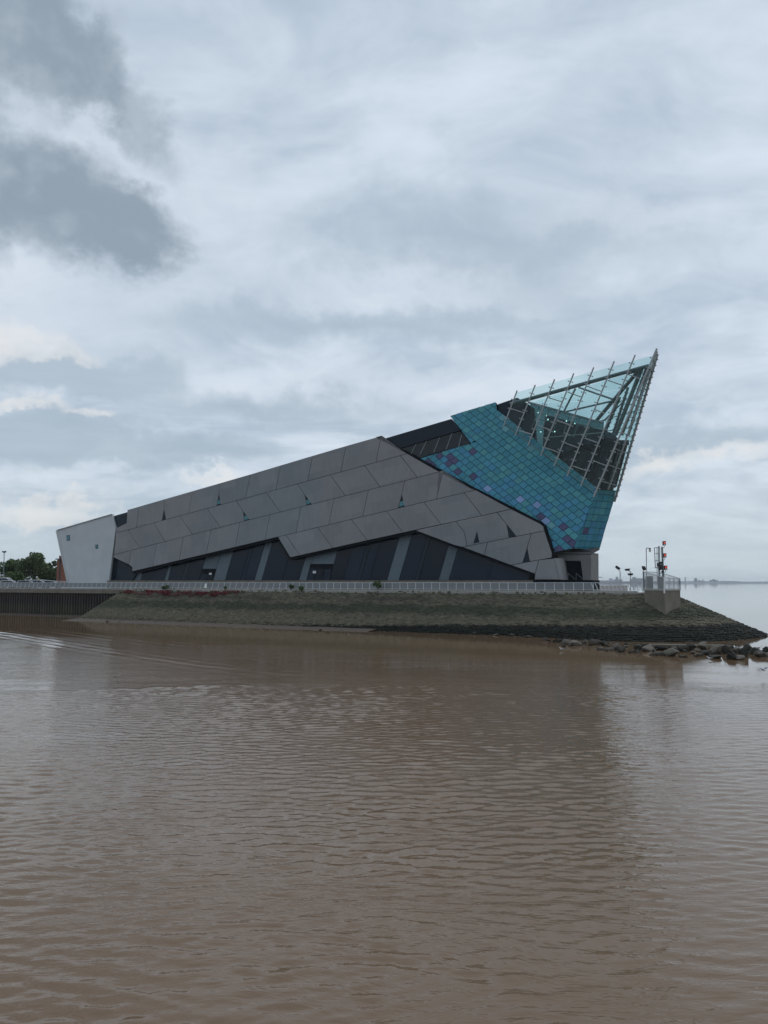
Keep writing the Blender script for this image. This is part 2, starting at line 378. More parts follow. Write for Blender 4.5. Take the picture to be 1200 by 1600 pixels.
def pile_mat():
    m = bpy.data.materials.new('sheet_steel'); m.use_nodes = True; T = NT(m.node_tree); b = T.n['Principled BSDF']
    geo = T.node('ShaderNodeNewGeometry').outputs['Position']; Z = T.node('ShaderNodeSeparateXYZ', {0: geo}).outputs[2]
    n = T.noise(T.vm('MULTIPLY', geo, (1, 1, .3)), 1.1, 6, .65); oi = T.node('ShaderNodeObjectInfo').outputs['Random']
    col = T.mix(n, (0.018, 0.014, 0.014), (0.060, 0.045, 0.040))
    alg = T.sm(T.m('ADD', Z, T.m('MULTIPLY', T.m('SUBTRACT', n, .5), 1.8)), -2.0, -3.2)
    col = T.mix(T.m('MULTIPLY', alg, .75), col, (0.060, 0.056, 0.036))
    v = T.m('ADD', T.m('MULTIPLY', oi, .5), .75)
    T.set(b, 'Base Color', T.node('ShaderNodeVectorMath', {0: col, 'Scale': v}, operation='SCALE').outputs[0]); T.set(b, 'Roughness', .8)
    MAT['sheet_steel'] = m
pile_mat()
def leaf_mat(name, c0, c1):
    m = bpy.data.materials.new(name); m.use_nodes = True; T = NT(m.node_tree); b = T.n['Principled BSDF']
    t = T.node('ShaderNodeAttribute', attribute_name='tone').outputs['Fac']
    T.set(b, 'Base Color', T.mix(t, c0, c1)); T.set(b, 'Roughness', .65); T.set(b, 'Specular IOR Level', .25)
    MAT[name] = m
leaf_mat('leaf_dark', (0.034, 0.056, 0.022), (0.090, 0.130, 0.048)); leaf_mat('leaf_mid', (0.045, 0.080, 0.028), (0.12, 0.17, 0.06))
leaf_mat('leaf_red', (0.09, 0.018, 0.022), (0.20, 0.045, 0.05)); leaf_mat('leaf_weed', (0.03, 0.06, 0.018), (0.08, 0.13, 0.04))

# ------------------------------------------------------------------ layout lines
FA, FB = gr(207, 132), gr(880, 96)
FD = (FB - FA).normalized()                         # along the facade, to the right
FN = Vector((FD.y, -FD.x, 0));                      # towards the water and camera
if FN.y > 0: FN = -FN
F = Plane(FA, FN)
WATER_Z = -4.30
def line_px(off, px):                               # point of the line parallel to the facade (off metres towards camera) in column px
    o = FA + FN * off; d = ray(px, 910); k = d.x / d.y
    t = (k * o.y - o.x) / (FD.x - k * FD.y); return Vector((o.x + FD.x * t, o.y + FD.y * t, 0))
RAIL = 9.0
def rail_pt(t, off=RAIL): p = FA + FN * off + FD * t; return Vector((p.x, p.y, 0))
def rail_t(px, off=RAIL): return (line_px(off, px) - (FA + FN * off)).dot(FD)

# ------------------------------------------------------------------ water
WAVE_SLOPE = .115
def water():
    rr = np.concatenate([np.arange(3.0, 8, .25), np.arange(8, 20, .055), np.arange(20, 42, .10), np.arange(42, 100, .28), np.geomspace(100, 7000, 110)])
    th = np.radians(np.concatenate([np.linspace(-180, -38, 24)[:-1], np.linspace(-38, 38, 640), np.linspace(38, 180, 24)[1:]]))
    R, TH = np.meshgrid(rr, th, indexing='ij'); X = R * np.sin(TH); Y = R * np.cos(TH)
    Z = np.zeros_like(X)
    s = (X - FA.x) * FN.x + (Y - FA.y) * FN.y - RAIL              # distance out from the rail line
    calm = 1 / (1 + np.exp(-(s - 40) / 4.0)); calm = .12 + .88 * calm
    near = np.clip((100 - R) / 50, 0, 1) * np.clip((np.radians(38) - np.abs(TH)) / .05, 0, 1)
    gust = 1.0 + .28 * np.sin(X * .21 + 1.1 * np.sin(Y * .13) + .4) * np.sin(Y * .34 + .8 * np.sin(X * .17)) + .18 * np.sin(X * .53 - Y * .29)
    step = np.interp(R, [8, 20, 20.1, 42, 42.1, 100], [.055, .055, .10, .10, .28, .28])
    N = 84
    for k in range(N):
        wl = 0.17 * (3.6 ** rng.random()); a = PI / 2 + .10 + rng.normal(0, .36); kx, ky = 2 * PI / wl * math.cos(a), 2 * PI / wl * math.sin(a)
        amp = WAVE_SLOPE * math.sqrt(2 / N) * wl / (2 * PI)
        Z += amp * np.sin(kx * X + ky * Y + rng.random() * 6.28) * np.clip((wl / step - 2.2) / 1.4, 0, 1)
    Z *= near * calm * gust
    # wake of a passing boat: a few ridges along a curved line
    wp = [at(p, q, (CAM_Z - WATER_Z) * FPX / (q - 910)) for p, q in ((-260, 968), (0, 989), (150, 1013), (300, 1035), (430, 1049), (640, 1060), (900, 1069), (1180, 1070))]
    wx = np.array([p.x for p in wp]); wy = np.array([p.y for p in wp])
    yc = np.interp(X, wx, wy); dy = (Y - yc)
    fade = np.interp(X, [-60, -28, -8, 6, 24], [1.0, 1.0, .45, .2, .0]) * np.clip((130 - R) / 30, 0, 1) * np.clip((np.radians(38) - np.abs(TH)) / .05, 0, 1)
    rag = .6 + .4 * np.sin(X * 2.6 + 1.3 * np.sin(X * .9) + Y * 3.1)
    Z += 0.045 * np.exp(-(dy / 2.6) ** 2) * np.cos(dy * 2 * PI / 1.9) * fade * rag
    Z += 0.015 * np.exp(-((dy - 9) / 3.0) ** 2) * np.cos(dy * 2 * PI / 2.6) * fade
    V = np.stack([X, Y, Z + WATER_Z], -1).reshape(-1, 3)
    nr, nt = X.shape; i = np.arange(nr - 1)[:, None] * nt + np.arange(nt - 1)[None, :]
    Q = np.stack([i, i + nt, i + nt + 1, i + 1], -1).reshape(-1, 4)[:, ::-1]
    V = np.vstack([V, [[0, 0, WATER_Z]]]); c = len(V) - 1
    me = bpy.data.meshes.new('water')
    me.from_pydata(V.tolist(), [], Q.tolist() + [(c, k, k + 1) for k in range(nt - 1)])
    me.polygons.foreach_set('use_smooth', [True] * len(me.polygons)); me.update()
    m = bpy.data.materials.new('river_water'); m.use_nodes = True; T = NT(m.node_tree); b = T.n['Principled BSDF']
    geo = T.node('ShaderNodeNewGeometry').outputs['Position']
    sep = T.node('ShaderNodeSeparateXYZ', {0: geo})
    so = T.m('ADD', T.m('MULTIPLY', T.m('SUBTRACT', sep.outputs[0], FA.x), FN.x), T.m('MULTIPLY', T.m('SUBTRACT', sep.outputs[1], FA.y), FN.y))
    pn = T.noise(T.vm('MULTIPLY', geo, (.05, .11, 0)), 1.0, 4, .55)
    calmn = T.sm(T.m('ADD', T.m('SUBTRACT', so, RAIL), T.m('MULTIPLY', T.m('SUBTRACT', pn, .5), 26)), 30, 48, .10, 1.0)
    wob = T.noise(T.vm('MULTIPLY', geo, (.12, .2, 0)), 1.0, 2, .5, color=True)
    gw = T.vm('ADD', geo, T.vm('MULTIPLY', T.vm('SUBTRACT', wob, (.5, .5, .5)), (1.5, 3.0, 0)))
    h1 = T.noise(T.vm('MULTIPLY', gw, (.95, 2.7, 0)), 1.55, 3, .6, dist=.35)
    h2 = T.noise(T.vm('MULTIPLY', T.vm('ADD', gw, (11, 5, 0)), (1.1, 3.4, 0)), 3.6, 2, .5, dist=.3)
    h3 = T.noise(T.vm('MULTIPLY', gw, (.35, .9, 0)), .7, 2, .5)
    h = T.m('ADD', T.m('MULTIPLY', h1, .45), T.m('ADD', T.m('MULTIPLY', h2, .09), T.m('MULTIPLY', h3, .12)))
    amp = T.m('MULTIPLY', calmn, T.sm(pn, .25, .6, .55, 1.1))
    bn = T.node('ShaderNodeBump', {'Height': T.m('MULTIPLY', h, amp), 'Strength': 1.0, 'Distance': .05}); T.l.new(bn.outputs[0], b.inputs['Normal'])
    silt = T.noise(T.vm('MULTIPLY', geo, (.03, .06, 0)), 1.0, 5, .6)
    T.set(b, 'Base Color', T.mix(silt, (0.148, 0.093, 0.053), (0.178, 0.116, 0.069))); T.set(b, 'Roughness', .03); T.set(b, 'IOR', 1.39)
    me.materials.append(m); o = bpy.data.objects.new('water', me); COL.objects.link(o)
    tag(o, 'brown silty river water with ripples and a wake', kind='structure')
water()

# ------------------------------------------------------------------ land: promenade, embankment, stones
T_L, T_R = rail_t(-60) - 60, rail_t(996)            # along-rail extents
T_PILE = rail_t(199)                                # sheet piling left of this, stone slope right of it
TIP = rail_pt(T_R + 1.5, RAIL - 1.0)
CREST_OFF = 10.0
def slope_run(t): return float(np.interp(t, [T_PILE, rail_t(640), rail_t(850), rail_t(1000)], [8.8, 9.6, 10.0, 12.6]))
def sections():                                     # (crest point, outward unit, run) along the bank and round the point
    r = []
    n = 90
    for i in range(n + 1):
        t = T_PILE + (T_R - T_PILE) * i / n
        r.append((rail_pt(t, CREST_OFF), Vector((FN.x, FN.y, 0)), slope_run(t)))
    c = rail_pt(T_R, CREST_OFF - 3.0); a0 = math.atan2(FN.y, FN.x)
    for i in range(1, 37):
        a = a0 + i * math.radians(180) / 36; u = Vector((math.cos(a), math.sin(a), 0))
        rn = 12.6 - 3.0 * min(1, i / 12)
        r.append((c + u * 3.0, u, rn))
    bt = rail_t(700)
    for i in range(1, 8):
        t = T_R + (bt - T_R) * i / 7; r.append((rail_pt(t, CREST_OFF - 6.0 - (T_R - t) * .35), -Vector((FN.x, FN.y, 0)), 9.6))
    return r
SEC = sections()
def land():
    mb = MB(); lv = [(0, .06), (.25, None), (.5, None), (.75, None), (1, None), (1.6, None)]
    ring = []
    for c, u, rn in SEC:
        row = [c + u * (k * rn) + Vector((0, 0, -.12 - (4.35 * min(k, 1) if k <= 1 else 4.35 + (k - 1) * 1.6))) for k, _ in lv]
        ring.append(row)
    nl = len(lv); vs = [p for row in ring for p in row]
    fs = [(i * nl + j, i * nl + j + 1, (i + 1) * nl + j + 1, (i + 1) * nl + j) for i in range(len(ring) - 1) for j in range(nl - 1)]
    mb.add(vs, fs); emb = mb.build('embankment', 'stone_pitching', smooth=True); tag(emb, 'sloping stone river bank around the building', kind='structure')
    me = emb.data; a = me.attributes.new('tone', 'FLOAT', 'POINT'); a.data.foreach_set('value', [.25] * len(me.vertices))
    # promenade sheet, thick slab
    pts = [rail_pt(T_L, CREST_OFF - .6)] + [rail_pt(T_PILE - .5, CREST_OFF - .6)] + [c + u * .25 for c, u, rn in SEC if True]
    back = [rail_pt(rail_t(700), -22), rail_pt(rail_t(500), -45), rail_pt(T_L, -45)]
    mb = MB(); pts = pts + back
    mb.prism([Vector((p.x, p.y, 0)) for p in pts][::-1], (0, 0, -.5)); o = mb.build('promenade', 'paving'); tag(o, 'pale paved riverside promenade', kind='structure')
    mb = MB(); g = [rail_pt(T_L, -45.2), rail_pt(rail_t(500), -45.2), rail_pt(rail_t(480), -200), rail_pt(T_L - 60, -200)]
    mb.prism([p for p in g][::-1], (0, 0, -6)); o = mb.build('ground', 'paving'); tag(o, kind='structure')
    return emb
EMB = land()
def fnoise(p, s): return mnoise.noise(Vector(p) * s)
def pitching():
    V, Fc, tone = [], [], []
    for si in range(len(SEC) - 1):
        pass
    # walk along the bank in rows of roughly squared stones
    pts = SEC; L = [0.0]
    for i in range(1, len(pts)): L.append(L[-1] + ((pts[i][0] + pts[i][1] * pts[i][2] * .5) - (pts[i - 1][0] + pts[i - 1][1] * pts[i - 1][2] * .5)).length)
    def sec(l):
        i = min(max(np.searchsorted(L, l) - 1, 0), len(L) - 2); f = (l - L[i]) / max(L[i + 1] - L[i], 1e-6)
        c = pts[i][0].lerp(pts[i + 1][0], f); u = pts[i][1].lerp(pts[i + 1][1], f).normalized(); return c, u, pts[i][2] + (pts[i + 1][2] - pts[i][2]) * f
    lim = L[90 + 26]
    nrow = 32
    for r in range(nrow):
        l = rng.random() * .4
        while l < lim:
            w = .28 + .26 * rng.random(); k0, k1 = r / nrow + .004, (r + 1) / nrow - .004
            c0, u0, n0 = sec(l + .02); c1, u1, n1 = sec(l + w - .02)
            hgt = .02 + .10 * rng.random() + (.05 if r > 26 else 0) + (.22 * rng.random() ** 2 if r == 0 else 0); jk = (rng.random() - .5) * .012
            def P(c, u, n, k, h): k = k + jk; return c + u * (k * n) + Vector((0, 0, -.12 - 4.35 * k)) + (u * .4 + Vector((0, 0, .9))) * h
            o = len(V)
            for h, ins in ((-.05, 0), (hgt, .17)):
                for (c, u, n, k, sg) in ((c0, u0, n0, k0, 1), (c1, u1, n1, k0, -1), (c1, u1, n1, k1, -1), (c0, u0, n0, k1, 1)):
                    kk = k + (ins / nrow if k == k0 else -ins / nrow)
                    p = P(c, u, n, kk, h + (rng.random() - .5) * .05 * (h > 0))
                    if h > 0: p += (c1 - c0) * (.10 * sg)
                    V.append(p)
            Fc += [(o + 4, o + 5, o + 6, o + 7), (o, o + 1, o + 5, o + 4), (o + 1, o + 2, o + 6, o + 5), (o + 2, o + 3, o + 7, o + 6), (o + 3, o, o + 4, o + 7)]
            t = min(1, max(0, rng.normal(.45, .25) + (.35 if r == 0 else 0))); tone += [t] * 8
            l += w
    me = bpy.data.meshes.new('stone_pitching'); me.from_pydata(V, [], Fc); me.materials.append(MAT['stone_pitching']); me.update()
    a = me.attributes.new('tone', 'FLOAT', 'POINT'); a.data.foreach_set('value', tone)
    o = bpy.data.objects.new('stone_pitching', me); COL.objects.link(o); o.parent = EMB
    tag(o, kind='stuff')
pitching()

def coping_and_piles():
    # concrete edge beam along the whole railing
    mb = MB()
    a, b = rail_pt(T_L, RAIL + .15), rail_pt(T_R, RAIL + .15)
    mb.bar(a + Vector((0, 0, .06)), b + Vector((0, 0, .06)), .5, .22); o = mb.build('kerb', 'concrete'); tag(o, 'pale concrete edge kerb under the railing', kind='structure')
    w = thing('sheet_pile_wall', rail_pt(T_PILE - 20, CREST_OFF + .4) + Vector((0, 0, WATER_Z)), 'dark rusty sheet pile quay wall at the left end of the bank', 'quay wall')
    mb = MB(); cb = Vector((0, 0, -.30)); mb.bar(rail_pt(T_L, CREST_OFF + .1) + cb, rail_pt(T_PILE + 1.5, CREST_OFF + .1) + cb, 1.0, .62)
    mb.build('coping', 'concrete_stained', w)
    base = rail_pt(T_L, CREST_OFF - .3); mb = MB()
    mb.bar(rail_pt(T_L, CREST_OFF - .35) + Vector((0, 0, -3.2)), rail_pt(T_PILE + 9, CREST_OFF - .35) + Vector((0, 0, -3.2)), .2, 5.0); mb.build('backing', 'sheet_steel', w)
    pitch = .62; t0 = rail_t(-30); proto = None; i = 0; t = t0
    while t < T_PILE + 9:
        org = rail_pt(t, CREST_OFF + .15)
        if proto is None:
            prof = [(0, -.20), (.10, .20), (.36, .20), (.46, -.20), (.62, -.20)]
            mb = MB(); top, bot = -.62, -5.4
            vs = [org + FD * x + FN * y + Vector((0, 0, z)) for z in (bot, top) for x, y in prof]
            n = len(prof); mb.add(vs, [(k, k + 1, n + k + 1, n + k) for k in range(n - 1)])
            vs2 = [v - FN * .03 for v in vs]; mb.add(vs2, [(k + 1, k, n + k, n + k + 1) for k in range(n - 1)])
            proto = mb.build('sheet_pile', 'sheet_steel', w, origin=org); first = proto.location.copy(); o0 = org
        else: copy_part(proto, w, first + (org - o0))
        t += pitch; i += 1
coping_and_piles()

def mud():                                          # foreshore at the foot of the piles and slope
    mb = MB(); pts = []
    a = [rail_pt(t, CREST_OFF + .2) for t in np.linspace(T_L, T_PILE - 1, 30)] + [c + u * (rn * .98) for c, u, rn in SEC[0:60]]
    vs = []
    for i, p in enumerate(a):
        w = 2.4 + 1.6 * fnoise((p.x, p.y, 0), .12); 
        for k, z in ((-.1, .22), (.3, .12), (.65, .02), (1.0, -.14)):
            q = p + FN * (w * k); vs.append(Vector((q.x, q.y, WATER_Z + z + .05 * fnoise((q.x, q.y, 3), .7))))
    mb.add(vs, [(i * 4 + j, i * 4 + j + 1, i * 4 + 5 + j, i * 4 + 4 + j) for i in range(len(a) - 1) for j in range(3)])
    o = mb.build('mud_foreshore', 'mud', smooth=True); tag(o, 'strip of wet brown mud at the foot of the bank', kind='structure')
mud()

# ------------------------------------------------------------------ boulders along the toe (pieces of the embankment)
def boulder_mesh(seed, mname):
    r = random.Random(seed); bm = bmesh.new()
    for _ in range(15):
        v = Vector((r.gauss(0, 1), r.gauss(0, 1), r.gauss(0, 1))).normalized() * r.uniform(.82, 1.08); v.x = max(-.95, min(.95, v.x * 1.15)); v.z = max(-.9, min(.72 + .2 * r.random(), v.z)); bm.verts.new(v)
    h = bmesh.ops.convex_hull(bm, input=bm.verts); bmesh.ops.delete(bm, geom=[g for g in h['geom_interior'] if isinstance(g, bmesh.types.BMVert)], context='VERTS')
    bmesh.ops.dissolve_limit(bm, angle_limit=.2, verts=bm.verts, edges=bm.edges)
    bmesh.ops.bevel(bm, geom=list(bm.edges), offset=.05, segments=1, affect='EDGES')
    bmesh.ops.triangulate(bm, faces=bm.faces)
    me = bpy.data.meshes.new('boulder'); bm.to_mesh(me); bm.free(); me.materials.append(MAT[mname]); return me
ROCKP = [boulder_mesh(i, 'rock_pale') for i in range(7)]; ROCKD = [boulder_mesh(20 + i, 'rock_dark') for i in range(7)]
def boulder(px, py, wpx, hpx, dark, yaw=None, name='boulder'):
    D = (CAM_Z - WATER_Z) * FPX / (py - 910); c = at(px, py, D)
    me = random.choice(ROCKD if dark else ROCKP); o = bpy.data.objects.new(name, me); COL.objects.link(o)
    sx = wpx * D / FPX / 2 * 1.12; sz = hpx * D / FPX / 2 * 1.4
    o.scale = (sx, sx * random.uniform(.75, 1.0), sz); o.rotation_euler = (random.uniform(-.2, .2), random.uniform(-.2, .2), random.uniform(0, 6.28) if wpx < 14 else random.choice((0, PI)) + random.uniform(-.3, .3))
    o.location = Vector((c.x, c.y + sx * .6, WATER_Z + sz * .5)); o.parent = EMB
    return o
Z8 = lambda x, y: (840 + x / 3.3333, 980 + y / 3.3333)
for (x, y, w, h, dk) in [(45, 66, 40, 30, 0), (105, 74, 40, 18, 1), (150, 86, 58, 34, 0), (200, 92, 66, 30, 0), (248, 84, 44, 30, 0), (300, 86, 62, 32, 0), (345, 92, 46, 28, 1), (330, 112, 40, 16, 0),
        (372, 118, 58, 22, 0), (415, 112, 50, 38, 0), (442, 124, 46, 28, 1), (482, 128, 50, 28, 0), (526, 118, 44, 40, 1), (524, 128, 34, 16, 0), (588, 120, 72, 36, 0), (650, 116, 70, 34, 1),
        (632, 142, 82, 26, 0), (706, 146, 82, 46, 0), (722, 116, 52, 26, 0), (770, 150, 56, 32, 0), (765, 122, 60, 34, 1), (806, 116, 50, 40, 1), (836, 146, 64, 42, 0), (868, 112, 48, 46, 0), (884, 140, 60, 38, 1),
        (912, 152, 50, 22, 1), (942, 136, 76, 56, 0), (938, 158, 56, 20, 0), (994, 134, 54, 50, 1), (1044, 130, 48, 36, 0), (1060, 164, 58, 28, 0), (1020, 162, 52, 36, 1), (1082, 150, 56, 50, 1), (1104, 122, 46, 44, 1),
        (1146, 138, 60, 40, 1), (1168, 150, 66, 34, 0), (1200, 138, 46, 44, 1), (1232, 146, 56, 38, 0), (1275, 142, 60, 44, 1), (560, 98, 40, 20, 1), (690, 98, 60, 16, 1), (970, 104, 46, 26, 1), (1010, 106, 40, 26, 1)]:
    p = Z8(x, y); boulder(p[0], p[1], w / 3.333, h / 3.333, dk)
for i in range(60):                                 # smaller stones between and behind
    px = random.uniform(858, 1215); t = (px - 850) / 350; py = 1001 + 18 * t ** .7 + random.uniform(-5, 6); boulder(px, py, random.uniform(4, 9), random.uniform(3, 5.5), random.random() < .6)
for i in range(46):                                 # rubble at the left foot
    px = random.uniform(165, 560); py = 967 + (px - 165) * .022 + random.uniform(-1.5, 4.5) * (1 if px < 400 else .5); boulder(px, py, random.uniform(3, 8), random.uniform(1.2, 2.6), random.random() < .5, name='rubble_stone')
for (px, py, w, h, d) in ((500, 984, 6, 3, 0), (659, 984, 10, 4, 1), (742, 990, 9, 4, 0), (775, 992, 9, 3, 0), (800, 993, 11, 4, 0), (826, 995, 14, 4, 0), (648, 982, 9, 3, 0), (318, 972, 14, 3, 0), (345, 971, 12, 4, 1)): boulder(px, py, w, h, d)
mb = MB(); p0, p1 = gr(1012, 65.0, WATER_Z + .22), gr(1138, 63.8, WATER_Z + .22); mb.bar(p0, p1, .7, .10); o = mb.build('toe_beam', 'concrete_stained', EMB)

# ------------------------------------------------------------------ the museum building
A1 = lambda x, y: (170 + x / 5.4545, 720 + y / 5.4545)
A2 = lambda x, y: (370 + x / 5.4545, 700 + y / 5.4545)
A3 = lambda x, y: (570 + x / 6.6667, 680 + y / 6.6667)
A4 = lambda x, y: (710 + x / 6.6667, 740 + y / 6.6667)
A5 = lambda x, y: (80 + x / 7.5, 780 + y / 7.5)
A6 = lambda x, y: (840 + x / 8.5714, 740 + y / 8.5714)
G1 = lambda x, y: (780 + x / 4.6154, 540 + y / 4.6154)
G2 = lambda x, y: (780 + x / 5.4545, 640 + y / 5.4545)
Z4 = lambda x, y: (590 + x / 5.4545, 620 + y / 5.4545)
Z1 = lambda x, y: (680 + x / 3.2432, 530 + y / 3.2432)
BLD = thing('museum_building', FA + FD * 37, 'angular museum with grey panel flank, teal tiled prow and glass bow', 'museum')

LN = [[(150, 810.5), (199, 796.6), (390, 741.4), (528.6, 700), (588, 683.3), (640, 668)],
      [(175, 834.5), (390, 776.5), (590, 721.6), (636, 708.8), (660, 702)],
      [(175, 867.6), (390, 812), (590, 762), (686.3, 737.3), (720, 729)],
      [(195, 895.6), (390, 849.4), (590, 801.6), (730, 768.6), (760, 761.5)],
      [(440, 874), (590, 840.8), (648.8, 828), (730, 810.6), (798.5, 795.8), (830, 789)],
      [(700, 859.4), (722.8, 854.8), (848.8, 829.7), (870, 825.5)],
      [(780, 886.2), (798.5, 882.5), (861.5, 871.4), (890, 870.5)]]
def Ly(k, x): return float(np.interp(x, [p[0] for p in LN[k]], [p[1] for p in LN[k]]))
def snap(k, p): return (p[0], Ly(k, p[0]))
def joint(k, top, bot, tri=None, via=None):         # -> (right side of the left panel, left side of the right panel), top to bottom
    t, b = snap(k, top), snap(k + 1, bot)
    if tri:
        ap, b1, b2 = tri; return ([t] + ([via] if via else []) + [ap, snap(k + 1, b1)], [t] + ([via] if via else []) + [ap, snap(k + 1, b2)])
    l = [t] + ([via] if via else []) + [b]; return (l, l)
ROWS = [
  (0, [(199, 796.6), (197.9, 817.2), (181.9, 824.9), snap(1, (181.4, 0))],
   [joint(0, A1(258, 0), A1(235, 0)), joint(0, A1(478, 0), A1(452, 0), (A1(470, 415), A1(452, 512), A1(487, 500))), joint(0, A1(715, 0), A1(682, 0)),
    joint(0, A1(948, 0), A1(918, 0), (A1(938, 285), A1(918, 382), A1(955, 372))), joint(0, A2(118, 0), A2(73, 0)), joint(0, A2(375, 0), A2(333, 0)), joint(0, A2(647, 0), A2(603, 0)),
    joint(0, A2(932, 0), A2(885, 0)), joint(0, A3(172, 50), A3(115, 275))],
   [(588, 683.3), (594, 686.2), (636, 708.8)]),
  (1, [snap(1, (181.4, 0)), snap(2, (178.3, 0))],
   [joint(1, A1(165, 0), A1(262, 0)), joint(1, A1(385, 0), A1(480, 0)), joint(1, A1(605, 0), A1(712, 0)), joint(1, A1(840, 0), A1(948, 0)),
    joint(1, A1(1085, 0), A1(1195, 0), (A2(52, 538), A2(66, 622), A2(108, 612))), joint(1, A2(250, 0), A2(370, 0)),
    joint(1, A2(515, 0), A2(638, 0), (A2(578, 398), A2(597, 488), A2(638, 475))), joint(1, A2(795, 0), A2(925, 0)), joint(1, A2(1088, 0), A3(160, 0)), joint(1, A3(370, 0), A3(548, 0))],
   [(636, 708.8), (686.3, 737.3)]),
  (2, [snap(2, (178.3, 0)), (177.6, 871), A1(172, 885), (206.7, 886.5), snap(3, (206.7, 0))],
   [joint(2, A1(410, 0), A1(375, 0)), joint(2, A1(635, 0), A1(600, 0)), joint(2, A1(870, 0), A1(832, 0)), joint(2, A1(1117, 0), A1(1078, 0)), joint(2, A2(283, 0), A2(240, 0)),
    joint(2, A2(550, 0), A2(505, 0)), joint(2, A2(830, 0), A2(782, 0)), joint(2, A2(1122, 0), A2(1072, 0)),
    joint(2, A3(415, 0), A3(347, 0), (A3(385, 620), A3(347, 760), A3(412, 742))), joint(2, A3(818, 0), A3(745, 0))],
   [(686.3, 737.3), (735, 762.8), snap(3, (743, 0))]),
  (3, [snap(3, (434.2, 0)), (453.4, 870.9)],
   [joint(3, A2(418, 0), A2(538, 0)), joint(3, A2(688, 0), A2(818, 0)), joint(3, A2(975, 0), A2(1112, 0)), joint(3, A3(225, 0), A3(395, 0)), joint(3, A3(615, 0), A3(795, 0)), joint(3, A4(100, 0), A4(285, 0))],
   [snap(3, (743, 0)), (798.5, 795.4)]),
  (4, [(648.8, 828.5), (710, 851.8), snap(5, (722.8, 0))],
   [joint(4, A4(15, 0), A4(130, 0), via=A4(105, 612)),
    joint(4, A4(445, 0), A4(570, 0), (A4(545, 530), A4(570, 665), A4(645, 648)))],
   [(798.5, 795.4), (842, 817.3), (848.8, 821.8), snap(5, (850.6, 0))]),
  (5, [(722.8, 855), (798.5, 883)],
   [joint(5, A4(345, 0), A4(312, 848)), joint(5, A4(800, 0), A4(712, 0), (A4(757, 775), A4(712, 928), A4(785, 915)))],
   [snap(5, (850.6, 0)), (862.3, 863.8), snap(6, (862, 0))]),
]
# row three starts with a small corner piece of its own
def make_panel(pts, parent, pl=F, th=.10, gap=.034, mname='fibre_panel', name='cladding_panel', off=0.0):
    uv = [pl.puv(p) for p in pts]
    q = [uv[0]]
    for p in uv[1:]:
        if (p - q[-1]).length > .12: q.append(p)
    if (q[0] - q[-1]).length < .12: q.pop()
    q = inset(q, gap); mb = MB(); poly_on(mb, pl, q, off, th)
    o = mb.build(name, mname, parent)
    uvl = o.data.uv_layers.new(name='UVMap'); base = worldloc(parent)
    ex = (F.hit((590, 721.6)) - F.hit((390, 776.5))).normalized(); ey = F.n.cross(ex)
    for lp in o.data.loops:
        w = o.data.vertices[lp.vertex_index].co + base - FA; uvl.data[lp.index].uv = (w.dot(ex), w.dot(ey))
    return o
CL = MB()
oline = [(199.5, 797.5), (588, 684.6), (595.5, 685.0), (637.5, 706.5), (731.5, 757), (843.5, 814.5), (851, 820), (865.5, 864), (868, 872), (876, 906.5), (834, 906.5), (835, 900.5), (710, 855.6), (648.8, 832.2), (590, 844.6), (452, 875), (433, 843), (390, 853.4), (207.5, 896.3),
         (205.2, 887.6), (178.5, 872), (182.3, 832.7), (182.8, 825.6), (198.7, 818.2)]
poly_on(CL, F, [F.puv(p) for p in oline], -.13, .75); CLAD = CL.build('panel_wall', 'dark_gap', BLD)
for k, left, joints, right in ROWS:
    sides_l = [left] + [j[1] for j in joints]; sides_r = [j[0] for j in joints] + [right]
    for i, (a, b) in enumerate(zip(sides_l, sides_r)):
        if k == 2 and i == 0:
            j = A1(190, 768); j2 = A1(172, 885)
            make_panel([snap(2, (178.3, 0)), (177.6, 871), j2, snap(2, j)], CLAD); a = [snap(2, j), j2, (206.7, 886.5), snap(3, (206.7, 0))]
        if k == 5 and i == 0: pts = [snap(5, (722.8, 0)), A4(312, 850), b[0]]
        elif k == 5 and i == 1: pts = [a[0], A4(312, 850), (798.5, 883)] + b[::-1]
        else: pts = list(a) + list(b)[::-1]
        make_panel(pts, CLAD)
make_panel([(798.5, 883), A4(840, 1043), snap(6, A4(880, 0))], CLAD)
make_panel([snap(6, A4(880, 0)), A4(840, 1043), A4(835, 1105), A4(1095, 1105), A4(1040, 882)], CLAD)
# the panel that folds round the corner, gently curved
mb = MB(); n = 8; top0, top1, bot0, bot1 = A4(1040, 882), A4(1137, 880), A4(1095, 1105), A4(1176, 1105); vs = []
for i in range(n + 1):
    f = i / n; dep = -1.3 * f ** 2
    for a, b in ((top0, top1), (bot0, bot1)):
        vs.append(F.hit((a[0] + (b[0] - a[0]) * f, a[1] + (b[1] - a[1]) * f), dep + .0))
m2 = [v - F.n * .12 for v in vs]
mb.add(vs, [(2 * i, 2 * i + 1, 2 * i + 3, 2 * i + 2) for i in range(n)]); mb.add(m2, [(2 * i + 2, 2 * i + 3, 2 * i + 1, 2 * i) for i in range(n)])
o = mb.build('curved_panel', 'fibre_panel', CLAD, smooth=True); o.data.uv_layers.new(name='UVMap')
